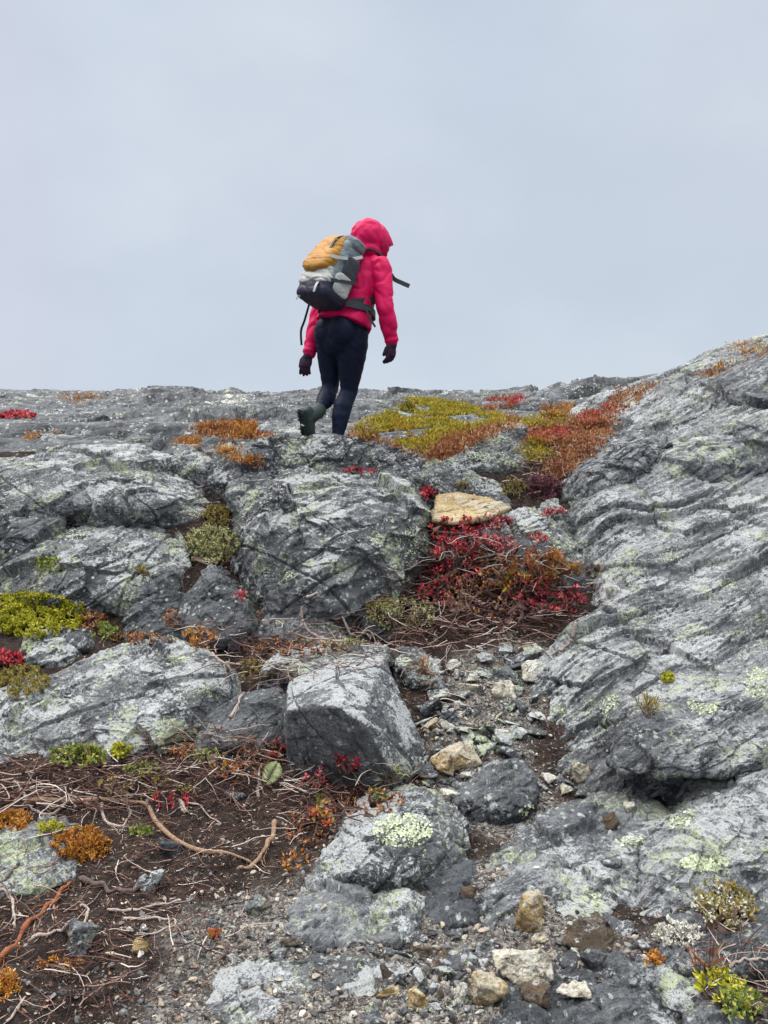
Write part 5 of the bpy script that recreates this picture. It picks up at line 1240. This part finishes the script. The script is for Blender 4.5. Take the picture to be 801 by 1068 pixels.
# hood
HX = (HF*.94-HU*.34); HX /= np.linalg.norm(HX); HZ = np.cross(HR, HX)*1.0; HZ = HZ if HZ[2] > 0 else -HZ
hd = [ball(headc+HU*.005-HF*.015, (.145, .132, .145), (HX, HR, HZ)), ring_tube([headc-HX*.02+HZ*.02, headc+HX*.07+HZ*.015, headc+HX*.15-HZ*.0], np.array([.120, .122, .095]), np.array([.125, .130, .105]), HR),
      ring_tube([neck-HU*.05, neck+HU*.02, headc-HU*.03], np.array([.115, .108, .110]), np.array([.115, .108, .115]), HR), ball(neck-HF*.03+HU*.01, (.10, .12, .075))]
fuse('hood', hd, M['jacket'], person, .007, 2, .008, (10, 10, 13), 21, foot, keep=lambda p: not ((p-headc)@HX > .05 and np.linalg.norm(np.cross(p-headc-HX*.05, HX)) < .098 and (p-headc)@HX > .09) and (p-headc)@HX < .19, solid=.007)
# gloves
for w_, d_h, pm, cu, sd_ in ((wrR, dnR, PMR, .5, HSR), (wrL, dnL, PML, .35, HSL)):
    fuse('glove', hand(w_, d_h, pm, 1.12, cu, sd_)+[limb(w_-d_h/np.linalg.norm(d_h)*.05, w_+d_h/np.linalg.norm(d_h)*.02, .036, .034)], M['glove'], person, .0045, 2, origin=foot)
# boots
def boot(an, heel, toe, up, knee, sh=.13):
    a = toe-heel; L_ = np.linalg.norm(a); a /= L_; u = up-a*(up@a); u /= np.linalg.norm(u); s = np.cross(a, u); k = L_/.27
    at = lambda x, y, z=0: heel+a*x*k+u*y*k+s*z*k
    pc = [ring_tube([at(.02, .05), at(.07, .055), at(.13, .048), at(.19, .042), at(.245, .036)], np.array([.040, .044, .049, .052, .042])*k, np.array([.048, .050, .044, .037, .032])*k, s),
          ring_tube([lerp(an, knee, sh), lerp(an, knee, sh*.6), lerp(an, knee, sh*.2), lerp(an, at(.075, .055), .45), at(.085, .045)], np.array([.057, .056, .053, .052, .044]), np.array([.055, .054, .053, .052, .046]), HR, flat=.002)]
    bo = fuse('boot', pc, M['boot'], person, .006, 3, .0015, (30, 30, 30), 31, foot)
    # sole: outline extruded, with lugs
    out = [(0, .030), (-.006, .012), (-.006, -.012), (0, -.030), (.05, -.037), (.10, -.034), (.16, -.043), (.21, -.045), (.25, -.034), (.272, -.012), (.272, .012), (.25, .034), (.21, .045), (.16, .043), (.10, .034), (.05, .037)]
    n = len(out); V = [at(x, .022, z) for x, z in out]+[at(x, -.004+.016*max(0, (x-.2)/.07), z*.96) for x, z in out]
    i = np.arange(n); j = np.roll(i, -1); c1, c2 = len(V), len(V)+1; V += [at(.13, .022), at(.13, -.004)]
    F4 = np.stack([i, j, j+n, i+n], 1); F3 = np.concatenate([np.stack([j, i, np.full(n, c1)], 1), np.stack([i+n, j+n, np.full(n, c2)], 1)])
    so = link_mesh('sole', np.array(V)-foot, [F4, F3], M['sole'], bo, smooth=False)
    LV, LF, off = [], [], 0
    for x in (.02, .05, .08, .15, .18, .21, .24):
        for z in (-.022, .022):
            w, l, h = .016, .010, .007; y0 = -.004+.016*max(0, (x-.2)/.07)
            cs = [at(x+dx*l, y0+dy, z+dz*w*.9) for dx in (-1, 1) for dz in (-1, 1) for dy in (.003, -h)]
            LV += cs; f = np.array([[0, 2, 3, 1], [4, 5, 7, 6], [0, 1, 5, 4], [2, 6, 7, 3], [1, 3, 7, 5], [0, 4, 6, 2]]); LF.append(f+off); off += 8
    link_mesh('tread', np.array(LV)-foot, np.vstack(LF), M['sole'], bo, smooth=False)
    v, q, t = ring_tube([at(.115, -.006, -.014), at(.115, -.006, .014)], np.array([.006, .006])*k, sides=8, cap=1); link_mesh('sole_tab', v-foot, [q, t], M['sole_tab'], bo)
    v, F = tubes([np.array([at(.10+.03*m, .088-.018*m, -.034), at(.10+.03*m, .100-.018*m, 0), at(.10+.03*m, .088-.018*m, .034)]) for m in range(4)], [np.full(3, .0028)]*4, 5)
    link_mesh('laces', v-foot, F, M['strap'], bo)
heelL, toeL = pix(313.5, 428, 5.42), pix(320, 463, 5.54)
boot(anL, heelL, toeL, (anL-(heelL+toeL)/2), knL)
heelR = pix(347, 476, 5.55); boot(anR, heelR, heelR+HF*.27+HU*.02, HU, knR, .10)

# ------------------------------------------------------------------ the rucksack on the hiker's back
PUp = neck-pel; PUp /= np.linalg.norm(PUp); PB = -HF-PUp*(-HF@PUp); PB /= np.linalg.norm(PB); PR = np.cross(PUp, PB); PR = PR if PR@HR > 0 else -PR
p0 = spine(.545)+PB*.262
pack = empty('backpack', p0, 'grey and mustard hiking backpack worn by the person in pink', 'backpack')
PM = np.array([PR, PB, PUp])
def pbox(name, c, half, mat, p=7, fold=.006, sub=6, seed=3, taper=0.0, parent=None, lean=0.0):
    v, f = ico(sub); q = np.abs(v/1.0); s = ((q**p).sum(1))**(1/p); v = v/s[:, None]
    z = v[:, 2].copy(); v = v*np.array(half); v[:, :2] *= (1-taper*z)[:, None]; v[:, 1] += lean*z
    v = v+np.array(c)
    W = v@PM
    d = fold*(fbm(np.stack([v[:, 0]*9, v[:, 1]*9, v[:, 2]*20], 1)+seed*3.1, 3, .5, seed)-.8*np.maximum(0, 1-np.abs(perlin(np.stack([v[:, 0]*6, v[:, 1]*6, v[:, 2]*13], 1), seed+3))*5))
    n = v-np.array(c); n /= np.linalg.norm(n, axis=1)[:, None]; W = W+(n*d[:, None])@PM
    return link_mesh(name, W, f, M[mat], parent or pack)
def band(name, pts, w, th, mat, nrm, parent=None):
    """flat strap through pts (pack coordinates), width w, thickness th, lying against direction nrm"""
    P_ = spline(np.array(pts), 24); W = P_@PM; T = np.gradient(W, axis=0); T /= np.linalg.norm(T, axis=1)[:, None]
    N_ = np.asarray([np.asarray(nrm, float)@PM]*24) if np.ndim(nrm) == 1 else spline(np.array(nrm), 24)@PM
    N_ = N_-T*(N_*T).sum(1)[:, None]; N_ /= np.linalg.norm(N_, axis=1)[:, None]; S_ = np.cross(T, N_)
    R_ = np.stack([W+S_*w/2+N_*th/2, W-S_*w/2+N_*th/2, W-S_*w/2-N_*th/2, W+S_*w/2-N_*th/2], 1)
    i = np.arange(96).reshape(24, 4); j = np.roll(i, -1, 1)
    F = np.stack([i[:-1].ravel(), j[:-1].ravel(), j[1:].ravel(), i[1:].ravel()], 1); F = np.vstack([F, i[:1, ::-1], i[-1:]])
    return link_mesh(name, R_.reshape(-1, 3), F, M[mat], parent or pack, smooth=False)
pbox('main_compartment', (0, 0, 0), (.150, .120, .225), 'pack_grey', 4, .007, 7, 1, .10, lean=-.03)
pbox('bottom_compartment', (0, .022, -.185), (.158, .132, .080), 'pack_navy', 4, .004, 6, 2)
pbox('front_pocket', (-.005, .080, -.095), (.146, .080, .078), 'pack_light', 4, .009, 6, 4, .12)
pbox('mustard_panel', (-.012, .078, .075), (.128, .074, .160), 'pack_mustard', 3.5, .007, 6, 5, .16, lean=-.05)
pbox('lid', (.010, -.050, .205), (.125, .098, .050), 'pack_grey', 3.5, .008, 6, 6)
pbox('side_pocket', (.146, .015, -.125), (.022, .080, .075), 'pack_light', 4, .006, 5, 7)
pbox('mesh_pocket', (.146, -.015, .010), (.020, .070, .085), 'pack_dark', 4, .005, 5, 8)
pbox('side_pocket', (-.146, .005, -.115), (.022, .085, .100), 'pack_dark', 4, .006, 5, 9)
band('compression_strap', [(.140, -.09, .15), (.152, 0, .085), (.150, .11, .03), (.10, .158, .02)], .022, .004, 'pack_light', (1, .5, 0))
band('compression_strap', [(.160, -.09, -.05), (.174, .0, -.09), (.155, .13, -.14)], .022, .004, 'strap', (1, .4, 0))
band('compression_strap', [(-.145, -.09, .10), (-.155, 0, .06), (-.150, .12, .0)], .022, .004, 'strap', (-1, .4, 0))
band('lid_strap', [(.055, .06, .225), (.060, .120, .17), (.062, .148, .05), (.06, .172, -.05)], .018, .004, 'strap', (0, 1, .1))
band('grab_loop', [(-.02, -.12, .235), (0, -.13, .275), (.03, -.12, .235)], .016, .004, 'strap', (0, 1, 0))
band('front_tape', [(.07, .158, -.17), (.075, .170, -.21), (.072, .166, -.245)], .020, .004, 'pack_light', (0, 1, 0))
tl = tubes([spline([p_, p_+np.array([-.012, .01, -.03]), p_+np.array([-.002, .02, -.05]), p_+np.array([.012, .01, -.03]), p_+np.array([.004, 0, -.004])], 14)@PM for p_ in [np.array([-.10, .125, -.235])]], [.0028], 5)
link_mesh('cord_loop', *tl, M['pack_light'], pack)
# shoulder straps, belt and loose ends in the wearer's frame
wl = lambda p: np.linalg.inv(PM.T)@(np.asarray(p)-p0)
for sg, sh in ((1, shR), (-1, shL)):
    pth = [p0+PR*sg*.06-PB*.10+PUp*.20, spine(.93)+HR*sg*.095-HF*.06+HU*.045, spine(.90)+HR*sg*.115+HF*.08+HU*.0, spine(.66)+HR*sg*.14+HF*.150, spine(.40)+HR*sg*.19+HF*.06, p0+PR*sg*.15-PB*.12-PUp*.18]
    nr = [PM@np.array(q) for q in (PUp, PUp, HF+.3*PUp, HF, HR*sg+HF*.4, HR*sg)]
    band('shoulder_strap', [wl(q) for q in pth], .055, .012, 'pack_dark', nr)
    belt = [p0+PR*sg*.12-PB*.06-PUp*.20, spine(.26)+HR*sg*.185-HF*.09, spine(.24)+HR*sg*.198+HF*.01, spine(.20)+HR*sg*.14+HF*.135, spine(.19)+HR*sg*.04+HF*.165]
    band('hip_belt', [wl(q) for q in belt], .05, .012, 'pack_dark', [PM@np.array(q) for q in (HR*sg-HF, HR*sg, HR*sg, HR*sg+HF, HF)])
e0 = spine(.24)+HR*.198+HF*.02
band('belt_strap_end', [wl(e0), wl(pix(382, 322, 5.40)), wl(pix(386, 332, 5.40)), wl(pix(391.5, 341, 5.42))], .022, .004, 'strap', PM@(HR+HF*.3))
c0 = spine(.66)+HR*.10+HF*.165
band('chest_strap_end', [wl(c0), wl(pix(405, 284, 5.66)), wl(pix(411, 291, 5.64)), wl(pix(419, 295, 5.62)), wl(pix(427, 298.5, 5.62))], .030, .006, 'strap', (0, 1, 0))
band('side_strap_end', [wl(p0-PR*.13-PUp*.17), wl(pix(318, 333, 5.60)), wl(pix(314, 345, 5.62)), wl(pix(314.5, 360, 5.63))], .018, .004, 'strap', PM@(-HR))
band('side_cord', [wl(p0+PR*-.15+PB*.02+PUp*.10), wl(p0-PR*.19+PB*.06), wl(p0-PR*.175+PB*.10-PUp*.12)], .02, .012, 'strap', (-1, .5, 0))
refresh()
_g = drop(foot[0], foot[1], foot[2]+.0); print('foot', foot, 'ground', _g and (_g[0], _g[2].name))
